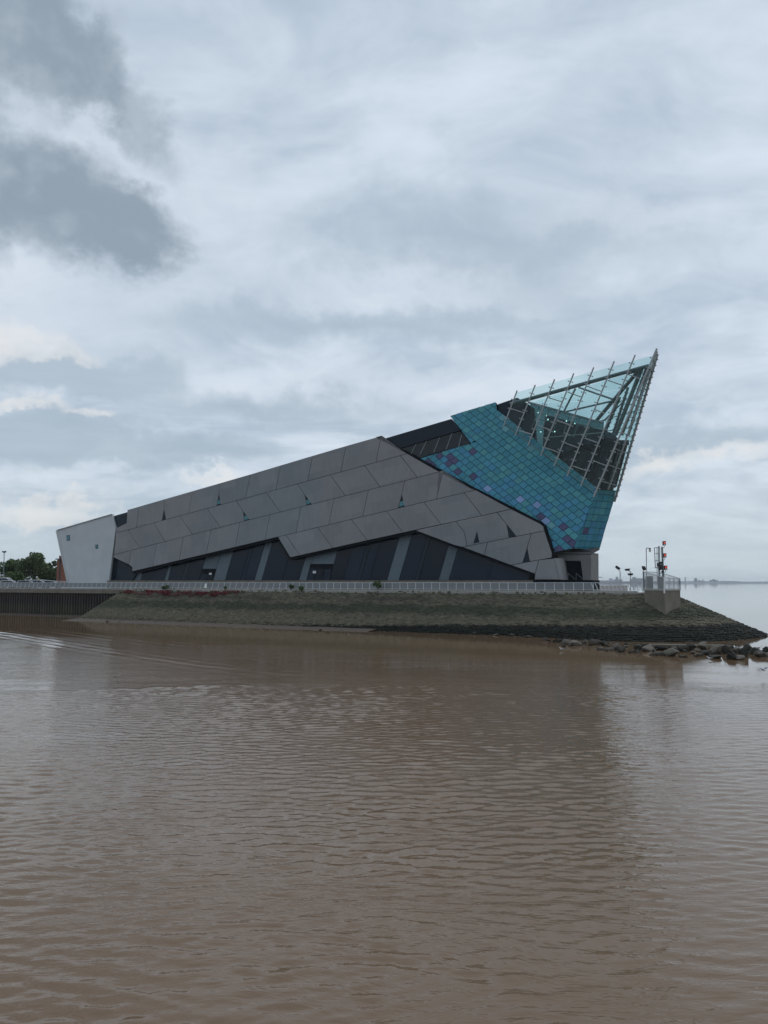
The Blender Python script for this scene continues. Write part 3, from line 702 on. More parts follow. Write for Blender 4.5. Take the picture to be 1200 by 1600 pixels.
# free-standing triangular window of row five is cut as a proud dark frame with a pane
TRI = [((A1(470, 415), A1(452, 512), A1(487, 500)), 0), ((A1(938, 285), A1(918, 382), A1(955, 372)), 1), ((A2(52, 538), A2(66, 622), A2(108, 612)), 1), ((A2(578, 398), A2(597, 488), A2(638, 475)), 1),
       ((A3(385, 620), A3(347, 760), A3(412, 742)), 1), ((A4(545, 530), A4(570, 665), A4(645, 648)), 0), ((A4(757, 775), A4(712, 928), A4(785, 915)), 0), ((A4(235, 600), A4(198, 728), A4(260, 716)), 0)]
for i, (t, teal) in enumerate(TRI):
    proud = .02 if i == 7 else -.09
    mb = MB(); poly_on(mb, F, [F.puv(p) for p in t], proud, .03); w = mb.build('triangular_window', 'navy', CLAD)
    if teal:
        ap, b1, b2 = (Vector(p) for p in t); lo = .62; hi = .16
        q = [ap.lerp(b1, lo), ap.lerp(b2, lo), ap.lerp(b2, 1 - .12), ap.lerp(b1, 1 - .12)]; q = [ap.lerp(b1, .52), ap.lerp(b2, .52), ap.lerp(b2, .90), ap.lerp(b1, .90)]
        mb = MB(); poly_on(mb, F, [F.puv(p) for p in q], proud + .03, .02); mb.build('pane', 'teal_pane', CLAD)

# slanted glazing under the panels
GL = MB(); PG = F.shift(-1.25)
bt = [(200, 896), (206, 893), (390, 851), (434, 840), (453, 868), (590, 838), (648, 826), (710, 850), (836, 895)]
poly_on(GL, PG, [PG.puv(p) for p in [(198.5, 907.3), (198.5, 880), (390, 835), (434, 826), (590, 820), (648, 812), (710, 838), (845, 890), (845, 907.3)]], -.05, .3); GLAZ = GL.build('glazed_base', 'black_frame', BLD)
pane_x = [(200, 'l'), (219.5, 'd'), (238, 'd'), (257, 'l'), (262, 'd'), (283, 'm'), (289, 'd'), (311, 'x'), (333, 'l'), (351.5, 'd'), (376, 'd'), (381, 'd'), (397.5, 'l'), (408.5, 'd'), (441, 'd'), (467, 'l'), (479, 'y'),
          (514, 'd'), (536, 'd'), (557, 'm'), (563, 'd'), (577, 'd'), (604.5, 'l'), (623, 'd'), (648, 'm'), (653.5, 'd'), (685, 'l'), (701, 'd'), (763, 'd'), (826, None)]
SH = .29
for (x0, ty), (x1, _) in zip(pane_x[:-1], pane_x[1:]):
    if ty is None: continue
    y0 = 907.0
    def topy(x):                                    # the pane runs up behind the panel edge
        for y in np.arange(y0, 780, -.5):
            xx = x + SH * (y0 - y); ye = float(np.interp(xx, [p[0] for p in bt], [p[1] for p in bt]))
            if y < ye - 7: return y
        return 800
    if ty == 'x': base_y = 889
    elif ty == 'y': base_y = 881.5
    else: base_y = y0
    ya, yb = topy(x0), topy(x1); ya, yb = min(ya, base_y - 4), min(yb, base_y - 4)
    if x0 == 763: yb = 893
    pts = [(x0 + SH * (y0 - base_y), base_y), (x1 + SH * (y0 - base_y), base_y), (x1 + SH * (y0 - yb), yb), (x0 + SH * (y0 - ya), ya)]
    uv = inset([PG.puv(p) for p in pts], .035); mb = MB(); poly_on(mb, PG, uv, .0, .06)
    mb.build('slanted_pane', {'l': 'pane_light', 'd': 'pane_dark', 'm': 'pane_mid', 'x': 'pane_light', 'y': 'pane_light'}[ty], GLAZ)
# the two dark doorways in the glazing
def doorway(poly, sign, nleaf):
    mb = MB(); uv = [PG.puv(p) for p in poly]; poly_on(mb, PG, uv, .03, .05); d = mb.build('doorway', 'black_frame', BLD)
    a, b, c, e = (Vector(p) for p in poly)          # bl, br, tr, tl
    for i in range(nleaf):
        f0, f1 = i / nleaf + .02, (i + 1) / nleaf - .02
        q = [a.lerp(b, f0).lerp(e.lerp(c, f0), .02), a.lerp(b, f1).lerp(e.lerp(c, f1), .02), a.lerp(b, f1).lerp(e.lerp(c, f1), .74), a.lerp(b, f0).lerp(e.lerp(c, f0), .74)]
        mb = MB(); poly_on(mb, PG, inset([PG.puv(p) for p in q], .03), .05, .03); mb.build('door_leaf', 'pane_dark', d)
    mb = MB(); poly_on(mb, PG, [PG.puv(p) for p in sign], .07, .02); mb.build('notice', 'white', d)
doorway([(312, 907), (332.5, 907), (335, 893.5), (315.5, 892)], [A1(858, 955), A1(880, 955), A1(878, 970), A1(856, 970)], 2)
doorway([A2(590, 1137), A2(800, 1137), A2(818, 990), A2(628, 990)], [A2(650, 1048), A2(677, 1048), A2(675, 1068), A2(650, 1068)], 3)

# solid body behind
mb = MB(); poly_on(mb, F, [F.puv(p) for p in [(172, 907.5), (183, 832), (200, 801), (588, 688), (594, 689.5), (702, 658), (770, 637), (775, 907.5)]], -1.75, 17.0); mb.build('main_body', 'roof_dark', BLD)
# navy pieces at the rear end
mb = MB(); poly_on(mb, F, [F.puv(p) for p in [A1(20, 470), A1(158, 430), A1(158, 545), A1(60, 585)]], -.5, .4); mb.build('rear_parapet', 'navy', BLD)
mb = MB(); poly_on(mb, F, [F.puv(p) for p in [A1(-10, 815), A1(25, 815), A1(215, 895), A1(190, 980), A1(160, 1024), A1(-25, 1024)]], -.95, .25); mb.build('rear_glazing', 'navy', BLD)
mb = MB(); poly_on(mb, F, [F.puv(p) for p in [A1(50, 560), A1(70, 560), A1(48, 830), A1(10, 830)]], -.6, .3); mb.build('rear_joint', 'dark_gap', BLD)

# pale rear wedge: front face, folded end, windows
WP = Plane.three(F.hit((172, 908.7), -.2), F.hit((178, 815), -.2), at(107.3, 908.7, F.hit((107.3, 908), .6).y))
wf = [(90.7, 828.7), (175.3, 804), (181, 825.3), (168.4, 920.5), (109.7, 920.5)]
mb = MB(); fr = [WP.hit(p) for p in wf]; poly_on(mb, WP, [WP.uv(p) for p in fr], 0, .4); WEDGE = mb.build('rear_wedge', 'wedge_render', BLD)
mb = MB(); bk = [at(86.9, 829.3, WP.hit((87, 829)).y + 9), at(106.4, 920.0, WP.hit((104, 908)).y + 9)]
mb.add([WP.hit((90.5, 828.7)), bk[0], bk[1], WP.hit((109.5, 920.5))] + [p + Vector((.5, -.1, 0)) for p in (WP.hit((90.5, 828.7), -.45), bk[0], bk[1], WP.hit((109.5, 920.5), -.45))],
       [(0, 1, 2, 3), (7, 6, 5, 4), (0, 4, 5, 1), (2, 6, 7, 3), (1, 5, 6, 2), (0, 3, 7, 4)]); mb.build('end_wall', 'wedge_render', WEDGE)
mb = MB(); mb.bar(WP.hit((90.2, 828.4), -.1), WP.hit((175.8, 803.5), -.1), .6, .10); mb.build('roof_flashing', 'galv', WEDGE)
for q in ([A5(180, 425), A5(218, 418), A5(222, 482), A5(183, 488)], [A5(517, 535), A5(548, 530), A5(553, 578), A5(522, 583)]):
    mb = MB(); poly_on(mb, WP, [WP.puv(p) for p in q], .03, .05); w = mb.build('window', 'dark_gap', WEDGE)
    mb = MB(); poly_on(mb, WP, inset([WP.puv(p) for p in q], .07), .045, .03); mb.build('pane', 'teal_pane', WEDGE)

# strip window high between the panels and the tiles
mb = MB(); poly_on(mb, F, [F.puv(p) for p in [(590, 687), (702.8, 653.6), (718, 671), (618, 700.8)]], -.45, .5); STRIP = mb.build('roof_parapet', 'navy', BLD)
SP = F.shift(-.7)
wq = [(615, 698.5), (716.5, 671), (735.7, 692.4), (670, 711), (650, 722)]
mb = MB(); poly_on(mb, SP, [SP.puv(p) for p in wq], 0, .04); mb.build('strip_window', 'strip_glass', BLD)
mi = bpy.data.materials.new('brown_mottle'); mi.use_nodes = True; T = NT(mi.node_tree); g = T.node('ShaderNodeNewGeometry').outputs['Position']  # noise mottle, dark blue to brown, for the wall behind the strip glass
T.set(T.n['Principled BSDF'], 'Base Color', T.mix(T.sm(T.noise(T.vm('MULTIPLY', g, (1, 1, 1.6)), .42, 5, .6, dist=1.0), .47, .62), (0.02, 0.03, 0.045), (0.20, 0.155, 0.135))); MAT['brown_mottle'] = mi
mb = MB(); poly_on(mb, SP, [SP.puv(p) for p in [(600, 690), (722, 658), (744, 692), (670, 716), (645, 730)]], -.9, .15); mb.build('interior_wall', 'brown_mottle', BLD)
for a, b in ((Z4(640, 300), Z4(585, 448)), (Z4(718, 325), Z4(690, 425)), (Z4(530, 345), Z4(480, 475)), (Z4(420, 375), Z4(365, 490)), (Z4(330, 400), Z4(285, 490))):
    mb = MB(); mb.bar(SP.hit(a, .02), SP.hit(b, .02), .12, .12, F.n); mb.build('mullion', 'steel_dark', BLD)

# ---- teal tiled prow
TP = F.shift(-.6)
front_poly = [(702.8, 649.3), (774.3, 627.9), (776.6, 640), (937.4, 765), (927.5, 778.5), (898, 852), (896, 856.7), (863.3, 863.7)]
mb = MB(); poly_on(mb, TP, [TP.puv(p) for p in [(703.2, 649.8), (774.0, 628.8), (776.2, 640.4), (933.4, 764.6), (895.6, 856.2), (864, 863.2), (840, 822), (650, 722), (654, 716), (671, 710.2), (735.2, 692.8)]], -.05, .5)
TILES = mb.build('tiled_prow', 'dark_gap', BLD)
e1 = TP.puv((858.2, 790.8 + 6.8)) - TP.puv((850, 790.8)); e2 = TP.puv((858.5, 784.3)) - TP.puv((850, 790.8)); o0 = TP.puv((853, 814))
print('TILE', e1, e2)
def W(p): return TP.puv(p)
clips = [(W((702.8, 649.3)), W((774.3, 627.9))), (W((936.0, 760)), W((896, 856.7))), (W((896, 856.7)), W((863.3, 863.7)))]
cen = W((800, 730))
def side(q, a, b): return (b - a).x * (q - a).y - (b - a).y * (q - a).x
clips = [(a, b) if side(cen, a, b) > 0 else (b, a) for a, b in clips]
wedges = []                                        # (edge pair, outside tests) for the two notches: a tile keeps the side its centre is on
def wedge(pts3, inside):
    a, b, c = (W(p) for p in pts3); q = W(inside); r = []
    for s_, e_ in ((a, b), (b, c)):
        if side(q, s_, e_) > 0: s_, e_ = e_, s_
        r.append((s_, e_))
    wedges.append(r)
wedge([(703.2, 650), (735.7, 692.4), (652, 717.5)], (700, 690)); wedge([(640, 716), (843, 826), (868, 880)], (800, 850)); wedge([(774.3, 627.9), (776.6, 640), (937.4, 765)], (800, 640))
SPEC = {}
for x, y in ((435, 530), (470, 560), (520, 520), (600, 510), (640, 548), (600, 590), (715, 548), (795, 478), (675, 650), (795, 682)): SPEC[Z4(x, y)] = 'tile_purple'
for x, y in ((45, 580), (325, 690), (400, 870), (450, 930), (180, 905), (250, 1040), (330, 1000)): SPEC[A6(x, y)] = 'tile_purple'
for x, y in ((320, 155), (685, 280), (845, 322), (955, 495)): SPEC[A4(x, y)] = 'tile_lilac'
SPEC[A4(1010, 540)] = 'tile_pale'
for x, y in ((1045, 180), (1085, 285)): SPEC[Z4(x, y)] = 'tile_pale'
SPEC[G2(270, 350)] = 'tile_pale'
SPECUV = [(W(k), v) for k, v in SPEC.items()]
def tile_kind(uv):
    best = min(SPECUV, key=lambda s_: (s_[0] - uv).length)
    if (best[0] - uv).length < e1.length * .52: return best[1]
    a, b = W((660, 716)), W((860, 830)); dist = abs(side(uv, a, b)) / (b - a).length / e1.length   # tiles away from the diagonal edge
    r = random.random()
    pb = max(0.03, .78 - dist * .11)
    if r < pb: return random.choice(['tile_blue', 'tile_sky', 'tile_blue', 'tile_deep'])
    return random.choice(['tile_teal', 'tile_teal', 'tile_green', 'tile_deep'])
count = 0
def make_tile(pl, q, kind, parent, off=0.0, th=.05, tilt=.010):
    q = inset(q, .03); c = sum(q, Vector((0, 0))) / len(q); tx, ty = random.gauss(0, tilt), random.gauss(0, tilt); z0 = random.gauss(0, .006)
    front = [pl.w(p, off + z0 + (p - c).x * tx + (p - c).y * ty) for p in ccw(q)]; mb = MB(); mb.prism(front, pl.n * -th); mb.build('tile', kind, parent)
for j in range(-30, 30):
    for i in range(-40, 40):
        st = (.26 * j) % 1.0
        o_ = o0 + e1 * (i + st) + e2 * j
        sq = ccw([o_ - e1 * .5 - e2 * .5, o_ + e1 * .5 - e2 * .5, o_ + e1 * .5 + e2 * .5, o_ - e1 * .5 + e2 * .5]); q = sq
        for a, b in clips:
            q = clip(q, a, b)
            if len(q) < 3: break
        if len(q) < 3: continue
        bad = False
        for (l1, l2) in wedges:
            c_ = sum(q, Vector((0, 0))) / len(q)
            s1, s2 = side(c_, *l1) / (l1[1] - l1[0]).length, side(c_, *l2) / (l2[1] - l2[0]).length
            q = clip(q, *(l1 if s1 > s2 else l2))
            if len(q) < 3: bad = True; break
        if bad or abs(area(q)) < .08: continue
        # drop what the grey panels hide
        make_tile(TP, q, tile_kind(o_), TILES); count += 1
# end face
Q1, Q2 = TP.hit((934.0, 765)), TP.hit((896, 856.7)); EP = Plane.three(Q1, Q2, at(963, 767.4, Q1.y + 2.2))
ep = [(934.2, 765), (963, 767.4), (958.4, 785.5), (936.8, 859), (896.2, 856.9)]
mb = MB(); poly_on(mb, EP, [EP.puv(p) for p in ep], -.06, .4); ENDF = mb.build('prow_end', 'dark_gap', BLD)
h1 = EP.puv((920.3, 830)) - EP.puv((911.8, 829.6)); h2 = EP.puv((939.6, 805)) - EP.puv((942.5, 794.6)); oo = EP.puv((941, 799.5))
euv = ccw([EP.puv(p) for p in ep])
for j in range(-6, 10):
    for i in range(-8, 8):
        o_ = oo + h1 * i + h2 * j; q = ccw([o_ - h1 * .5 - h2 * .5, o_ + h1 * .5 - h2 * .5, o_ + h1 * .5 + h2 * .5, o_ - h1 * .5 + h2 * .5])
        # the outline is not quite convex at the bottom corner; clip against its main edges
        for a, b in ((EP.puv((934.2, 765)), EP.puv((963, 767.4))), (EP.puv((963, 767.4)), EP.puv((958.4, 785.5))), (EP.puv((958.4, 785.5)), EP.puv((936.8, 859))), (EP.puv((936.8, 859)), EP.puv((896.2, 856.9))), (EP.puv((896.2, 856.9)), EP.puv((934.2, 765)))):
            m_ = EP.puv((930, 820))
            if side(m_, a, b) < 0: a, b = b, a
            q = clip(q, a, b)
            if len(q) < 3: break
        if len(q) < 3 or abs(area(q)) < .06: continue
        kind = 'tile_purple' if (o_ - EP.puv(A6(640, 765))).length < h1.length * .5 else random.choice(['tile_deep', 'tile_blue', 'tile_deep'] if o_.y < EP.puv((920, 812)).y else ['tile_deep', 'tile_teal', 'tile_deep', 'tile_green'])
        make_tile(EP, q, kind, ENDF); count += 1
print('TILES', count)
# soffit and foot of the prow
sof = [TP.hit((863.3, 863.7), -.03), TP.hit((896, 856.9), -.03), EP.hit((936.8, 859.2), -.03), F.hit((923.4, 866.6), -2.05), F.hit((866, 866.3), -2.05)]
mb = MB(); mb.add(sof + [p + Vector((0, 0, .5)) + F.n * -.25 for p in sof], [(0, 1, 2, 3, 4), (9, 8, 7, 6, 5)] + [((i + 1) % 5, i, 5 + i, 5 + (i + 1) % 5) for i in range(5)]); mb.build('soffit', 'roof_dark', BLD)
BP = F.shift(-2.1)
def bplate(name, pts, m, off, th): mb = MB(); poly_on(mb, BP, [BP.puv(p) for p in pts], off, th); return mb.build(name, m, BLD)
mat('foot_concrete', (0.165, 0.163, 0.158), .8, namp=.12, nscale=.6)
bplate('foot_lintel', [(862, 862), (923.2, 863.4), (923.2, 876), (862, 876)], 'foot_concrete', -.02, 4.0)
bplate('foot_wall', [A6(573, 1125), (923.4, 871.5), (923.4, 907.2), A6(612, 1434)], 'foot_concrete', .02, 4.0)
bplate('foot_wall', [(872, 874), (882.2, 874), A6(402, 1434), (874, 907.2)], 'foot_concrete', .02, .5)
bplate('doorway', [(880, 873), (910, 873), (914, 907.3), (884, 907.3)], 'black_frame', -.55, .3)
o = bplate('door_frame', [(882, 875.2), (907.5, 875.2), (907.8, 877), (882.2, 877)], 'navy', -.2, .3)
for a, b, c, d in ((404, 1425, 412, 1335), (515, 1425, 517, 1335), (612, 1425, 618, 1330)):
    mb = MB(); p0, p1 = BP.hit(A6(a, b), 1.2), BP.hit(A6(c, d), 1.2); e = BP.hit(A6(a + 95, b - 10), 1.2)
    mb.bar(p0, p1, .035); mb.bar(p1, e, .035); mb.build('ramp_handrail', 'steel_dark', BLD)
mb = MB(); poly_on(mb, F, [F.puv(p) for p in [(834, 906.0), (928, 906.4), (928, 923), (834, 922)]], .25, 3.2); mb.build('plinth', 'dark_gap', BLD)
mb = MB(); poly_on(mb, F, [F.puv(p) for p in [(168, 907.0), (836, 906.8), (836, 922), (168, 920)]], .1, 1.6); mb.build('plinth', 'concrete_stained', BLD)

# ---- inner dark volume under the glass bow
IP = TP.shift(-.5)
def iplate(name, pts, m, off=0.0, th=.25, parent=None): mb = MB(); poly_on(mb, IP, [IP.puv(p) for p in pts], off, th); return mb.build(name, m, parent or BLD)
iplate('lounge_flank', [(772, 633.5), (808, 621.3), (820, 627.8), (834, 637.5), (838, 692), (826, 690), (770, 650)], 'navy', -.05, .4)
iplate('lounge_inner', [(868, 714), (941, 693), (963, 692), (938, 766), (914, 750)], 'black_frame', -2.6, .2)
LG = iplate('lounge_back', [(830, 634), (942.5, 664.3), (962, 690), (938, 766), (826, 690)], 'interior', -6.0, .3)
cg = [(833, 637.5), (827.7, 629.3), (942.5, 661.3), (941, 688), (900, 697), (871, 713), (836, 688)]
gl = [(828, 629.6), (942.5, 661.3), (941.5, 690), (868, 712), (836, 690)]
mb = MB(); poly_on(mb, IP, [IP.puv(p) for p in gl], 0, .05); mb.build('lounge_glass', 'cafe_glass', BLD)
lw = [(868, 712), (941.5, 690), (963, 690), (939, 765.5), (916, 751)]
mb = MB(); poly_on(mb, IP, [IP.puv(p) for p in lw], 0, .05); mb.build('lounge_glass', 'cafe_glass', BLD)
iplate('sill_band', [(916, 750), (943.5, 750), (938, 766), (935, 765)], 'navy', .03, .4)
iplate('lounge_floor_edge', [(872, 712.5), (905, 697.5), (941, 691), (941, 694.5), (905, 703), (880, 718.5)], 'black_frame', .05, 3.0)
# end of the volume: return face and roof fascia
C0, C1 = IP.hit((963, 689)), IP.hit((939, 765.5)); RP = Plane.three(C0, C1, at(981.7, 688.6, C0.y + 2.2))
mb = MB(); poly_on(mb, RP, [RP.puv(p) for p in [(963, 690), (981, 689), (962, 761.5), (939, 765.5)]], -.02, .05); mb.build('lounge_glass', 'cafe_glass', BLD)
mb = MB(); poly_on(mb, RP, [RP.puv(p) for p in [(943.7, 750), (964.8, 749), (961.5, 762), (939, 765.5)]], .02, .3); mb.build('sill_band', 'navy', BLD)
mb = MB(); poly_on(mb, RP, [RP.puv(p) for p in [(979, 690), (981.8, 690), (963, 761), (960, 761)]], .02, .3); mb.build('corner_post', 'black_frame', BLD)
mb = MB(); poly_on(mb, RP, [RP.puv(p) for p in [(958, 686), (978, 688), (962, 764), (936, 768)]], -1.4, .2); mb.build('inner_wall', 'black_frame', BLD)
for f in (.0, .33, .66):
    a = Vector((963, 690)).lerp(Vector((980, 690)), f); b = Vector((939, 765)).lerp(Vector((962, 762)), f); mb = MB(); mb.bar(RP.hit(a, .03), RP.hit(b, .03), .3 if f == 0 else .16, .12, RP.n); mb.build('corner_post' if f == 0 else 'mullion', 'black_frame', BLD)
mb = MB()
fa, fb, fc = IP.hit((903, 696), .35), IP.hit((964, 687.8), .35), RP.hit((982.8, 687.6), .3); dn = Vector((0, 0, -.62)); inn = -F.n * 5
mb.add([fa, fb, fc, fc + dn, fb + dn, fa + dn, fa + inn, fb + inn, fc - Vector((2.0, 0, 0))], [(5, 4, 1, 0), (4, 3, 2, 1), (0, 1, 7, 6), (1, 2, 8, 7), (5, 6, 7, 4), (4, 7, 8, 3)]); mb.build('roof_fascia', 'black_frame', BLD)
# lower roof edge of the lounge and its mullions, floor lines, lamps
mb = MB(); mb.bar(IP.hit((827, 629), .05), IP.hit((943, 661.4), .05), .25, .22, F.n); mb.build('lounge_roof_edge', 'steel_dark', BLD)
mb = MB(); mb.bar(IP.hit((942.3, 661), .05), IP.hit((941.5, 690), .05), .15, .15, F.n); mb.build('mullion', 'steel_dark', BLD)
for f in (.13, .27, .41, .55, .69, .84):
    a = Vector((828, 629)).lerp(Vector((942, 661)), f); b = a + Vector((-13, 40)) * (1 - .3 * f); mb = MB(); mb.bar(IP.hit(a, .03), IP.hit(b, .03), .10, .10, F.n); mb.build('mullion', 'steel_dark', BLD)
mb = MB(); mb.bar(IP.hit((836, 685), .06), IP.hit((941, 676), .06), .08, .08, F.n); mb.build('lounge_handrail', 'steel', BLD)
mb = MB(); mb.bar(IP.hit((834, 655), .04), IP.hit((942, 668), .04), .08, .08, F.n); mb.build('transom', 'steel_dark', BLD)
for a, b in (((944, 705), (926, 750)), ((925, 700), (905, 742)), ((955, 700), (938, 750))):
    mb = MB(); mb.bar(IP.hit(a, .04), IP.hit(b, .04), .14, .12, F.n); mb.build('mullion', 'black_frame', BLD)
mb = MB(); poly_on(mb, IP, [IP.puv(p) for p in [(872, 716), (955, 697), (952, 708), (878, 722)]], -1.6, .1); mb.build('ceiling_panel', 'pane_light', BLD)
for x, y in ((278, 483), (342, 505), (485, 543), (545, 563), (300, 622), (400, 620), (352, 533)):
    p = IP.hit(G1(x, y), -.6); mb = MB(); mb.ball(p, .085, .085, .085, 8, 5); mb.build('down_light', 'down_light', BLD, smooth=True)

# ---- the glass bow: masts, bars, panes
GP = TP.shift(1.25)
BOW = bpy.data.objects.new('glass_bow', None); COL.objects.link(BOW); BOW.parent = BLD
def bow(name, mb, m, smooth=False): return mb.build(name, m, BOW, smooth)
MA = [((808, 610.2), (786.4, 667.2)), ((836.3, 601.5), (804.9, 681.1)), ((866.6, 592.6), (824.9, 696.5)), ((896.5, 583.3), (845, 711.9)), ((927.6, 574.1), (865.6, 728.9)), ((959.7, 564.5), (886, 744.3)),
      ((992.4, 554.7), (907.3, 759.7)), ((1026.3, 544.8), (927.6, 776.7))]
def add_clamps(mb, p, q, n, side_v, sc=1.0):
    for i in range(1, n):
        c = p.lerp(q, i / n); mb.bar(c - side_v * .28 * sc, c + side_v * .28 * sc, .06, .06, F.n); mb.ball(c + side_v * .28 * sc, .09, .09, .09, 6, 4); mb.ball(c - side_v * .28 * sc, .09, .09, .09, 6, 4)
sv = (GP.hit((900, 640)) - GP.hit((890, 637))).normalized()
for i, (a, b) in enumerate(MA):
    p, q = GP.hit(a, .35), GP.hit(b, .35); mb = MB(); mb.tube([p, q], .095 if i < 7 else .12, 8); ms = bow('mast', mb, 'steel', False)
    mb = MB(); add_clamps(mb, p, q, 4 + 2 * i if i < 7 else 16, sv); tag(mb.build('glass_clamps', 'steel', ms), kind='stuff')
# front panes: bays between masts, split by level
def lerp2(a, b, f): return (a[0] + (b[0] - a[0]) * f, a[1] + (b[1] - a[1]) * f)
for i in range(7):
    (a0, b0), (a1, b1) = MA[i], MA[i + 1]; n = 2 + i // 2
    s0, s1 = .03, .97
    if i == 6: pass
    for k in range(n):
        f0, f1 = s0 + (s1 - s0) * k / n, s0 + (s1 - s0) * (k + 1) / n
        top = .045 if k == 0 else 0
        q = [lerp2(a0, b0, f0 + top * .3), lerp2(a1, b1, f0 + top * .3), lerp2(a1, b1, f1), lerp2(a0, b0, f1)]
        mb = MB(); poly_on(mb, GP, inset([GP.puv(p) for p in q], .03), 0, .03); bow('glass_pane', mb, 'prow_glass')
# spacer bars
SB = [(G1, 85, 455, 180, 485), (G1, 145, 612, 235, 640), (G1, 275, 575, 370, 610), (G1, 415, 540, 510, 575), (G2, 170, 180, 280, 215), (G2, 330, 135, 435, 175), (G2, 490, 90, 600, 130), (G2, 395, 325, 505, 365), (G2, 560, 285, 670, 325),
      (G2, 725, 243, 840, 283), (G2, 625, 480, 740, 520), (G2, 800, 435, 912, 478), (G1, 355, 375, 450, 405), (G1, 495, 335, 590, 370), (G1, 635, 293, 735, 330), (G1, 785, 250, 885, 285), (G1, 925, 205, 1015, 240), (G1, 690, 460, 760, 490), (G1, 225, 410, 310, 440)]
for g, x0, y0, x1, y1 in SB:
    mb = MB(); mb.tube([GP.hit(g(x0, y0), .3), GP.hit(g(x1, y1), .3)], .07, 6); bow('spacer_bar', mb, 'steel')
mb = MB(); mb.tube([GP.hit((790, 664.5), .08), GP.hit((929, 769), .08)], .05, 6); bow('edge_cable', mb, 'steel_dark')
# top beam just inside the glass
mb = MB(); mb.tube([GP.hit((797, 631), -.5), GP.hit((1014, 571), -.5)], .21, 8); mb.tube([GP.hit((800, 632.6), -1.0), GP.hit((1012, 573.6), -1.0)], .11, 6); bow('top_beam', mb, 'steel_dark')
# end glass and the leading edge
t8, b8 = GP.hit(MA[7][0]), GP.hit(MA[7][1]); LT = at(1027.5, 553, t8.y + .8); LB = at(960, 784, b8.y + 3.2)
LE = [LT.lerp(LB, f) for f in (0, .25, .5, .75, 1)]
mb = MB(); mb.tube(LE, .15, 8); e = bow('leading_edge', mb, 'steel')
mb = MB(); add_clamps(mb, LT, LB, 26, Vector((.8, -.3, .1)).normalized(), .75); tag(mb.build('glass_clamps', 'steel', e), kind='stuff')
for k in range(9):
    f0, f1 = .03 + .94 * k / 9, .03 + .94 * (k + 1) / 9
    q = [t8.lerp(b8, f0), LT.lerp(LB, f0), LT.lerp(LB, f1), t8.lerp(b8, f1)]; q = [q[0].lerp(q[1], .02), q[1].lerp(q[0], .02), q[2].lerp(q[3], .02), q[3].lerp(q[2], .02)]
    mb = MB(); mb.prism(q, Vector((-.03, 0.01, 0))); bow('glass_pane', mb, 'prow_glass')
for f in (.52,):
    a, b = t8.lerp(LT, f), b8.lerp(LB, f); mb = MB(); mb.tube([a, a.lerp(b, .93)], .11, 6); add_clamps(mb, a, a.lerp(b, .93), 15, Vector((.8, -.3, 0)).normalized(), .5); bow('mast', mb, 'steel')
for k in range(1, 9):
    f = k / 9; mb = MB(); mb.tube([t8.lerp(b8, f), LT.lerp(LB, f)], .05, 6); bow('spacer_bar', mb, 'steel')
# far side of the bow, seen through the glass
FP = Plane.three(LT, LB, at(820, 628, TP.hit((820, 628)).y + 9))
for q in ([(823, 631), (880, 613.5), (880, 650), (840, 640)], [(880.6, 613.3), (938, 597), (938, 668), (880.6, 650.3)], [(938.6, 596.8), (985, 583.5), (985, 690), (938.6, 668.4)], [(985.6, 583.3), (1016, 575), (999, 640), (985.6, 690)]):
    mb = MB(); poly_on(mb, FP, [FP.puv(p) for p in q], 0, .03); bow('far_glass_pane', mb, 'prow_glass_far')
for a, b, r in ((G1(1030, 160), G1(838, 646), .26), (G1(930, 300), G1(818, 646), .16), (G1(870, 375), G1(758, 640), .16), (G1(1068, 145), G1(885, 646), .18), (G1(1085, 165), G1(930, 646), .18), (G1(1005, 180), G1(700, 542), .24)):
    mb = MB(); p, q = FP.hit(a, .5), FP.hit(b, .5); mb.tube([p, q], r, 8); add_clamps(mb, p, q, 9, sv, .7); bow('far_mast', mb, 'steel_dark')
for a, b, r in ((G1(550, 310), G1(465, 478), .13), (G1(575, 302), G1(815, 386), .13), (G1(815, 400), G1(480, 477), .12), (G1(1005, 180), G1(925, 205), .12), (G1(740, 555), G1(880, 420), .08)):
    mb = MB(); mb.tube([FP.hit(a, 1.0), FP.hit(b, 1.0)], r, 6); bow('brace', mb, 'steel_dark')
for x, y, x2, y2 in ((905, 680, 985, 668), (930, 660, 1000, 640), (950, 632, 1005, 618)):
    mb = MB(); mb.tube([FP.hit((x, y), .3), FP.hit((x2, y2), .3)], .06, 6); bow('spacer_bar', mb, 'steel')

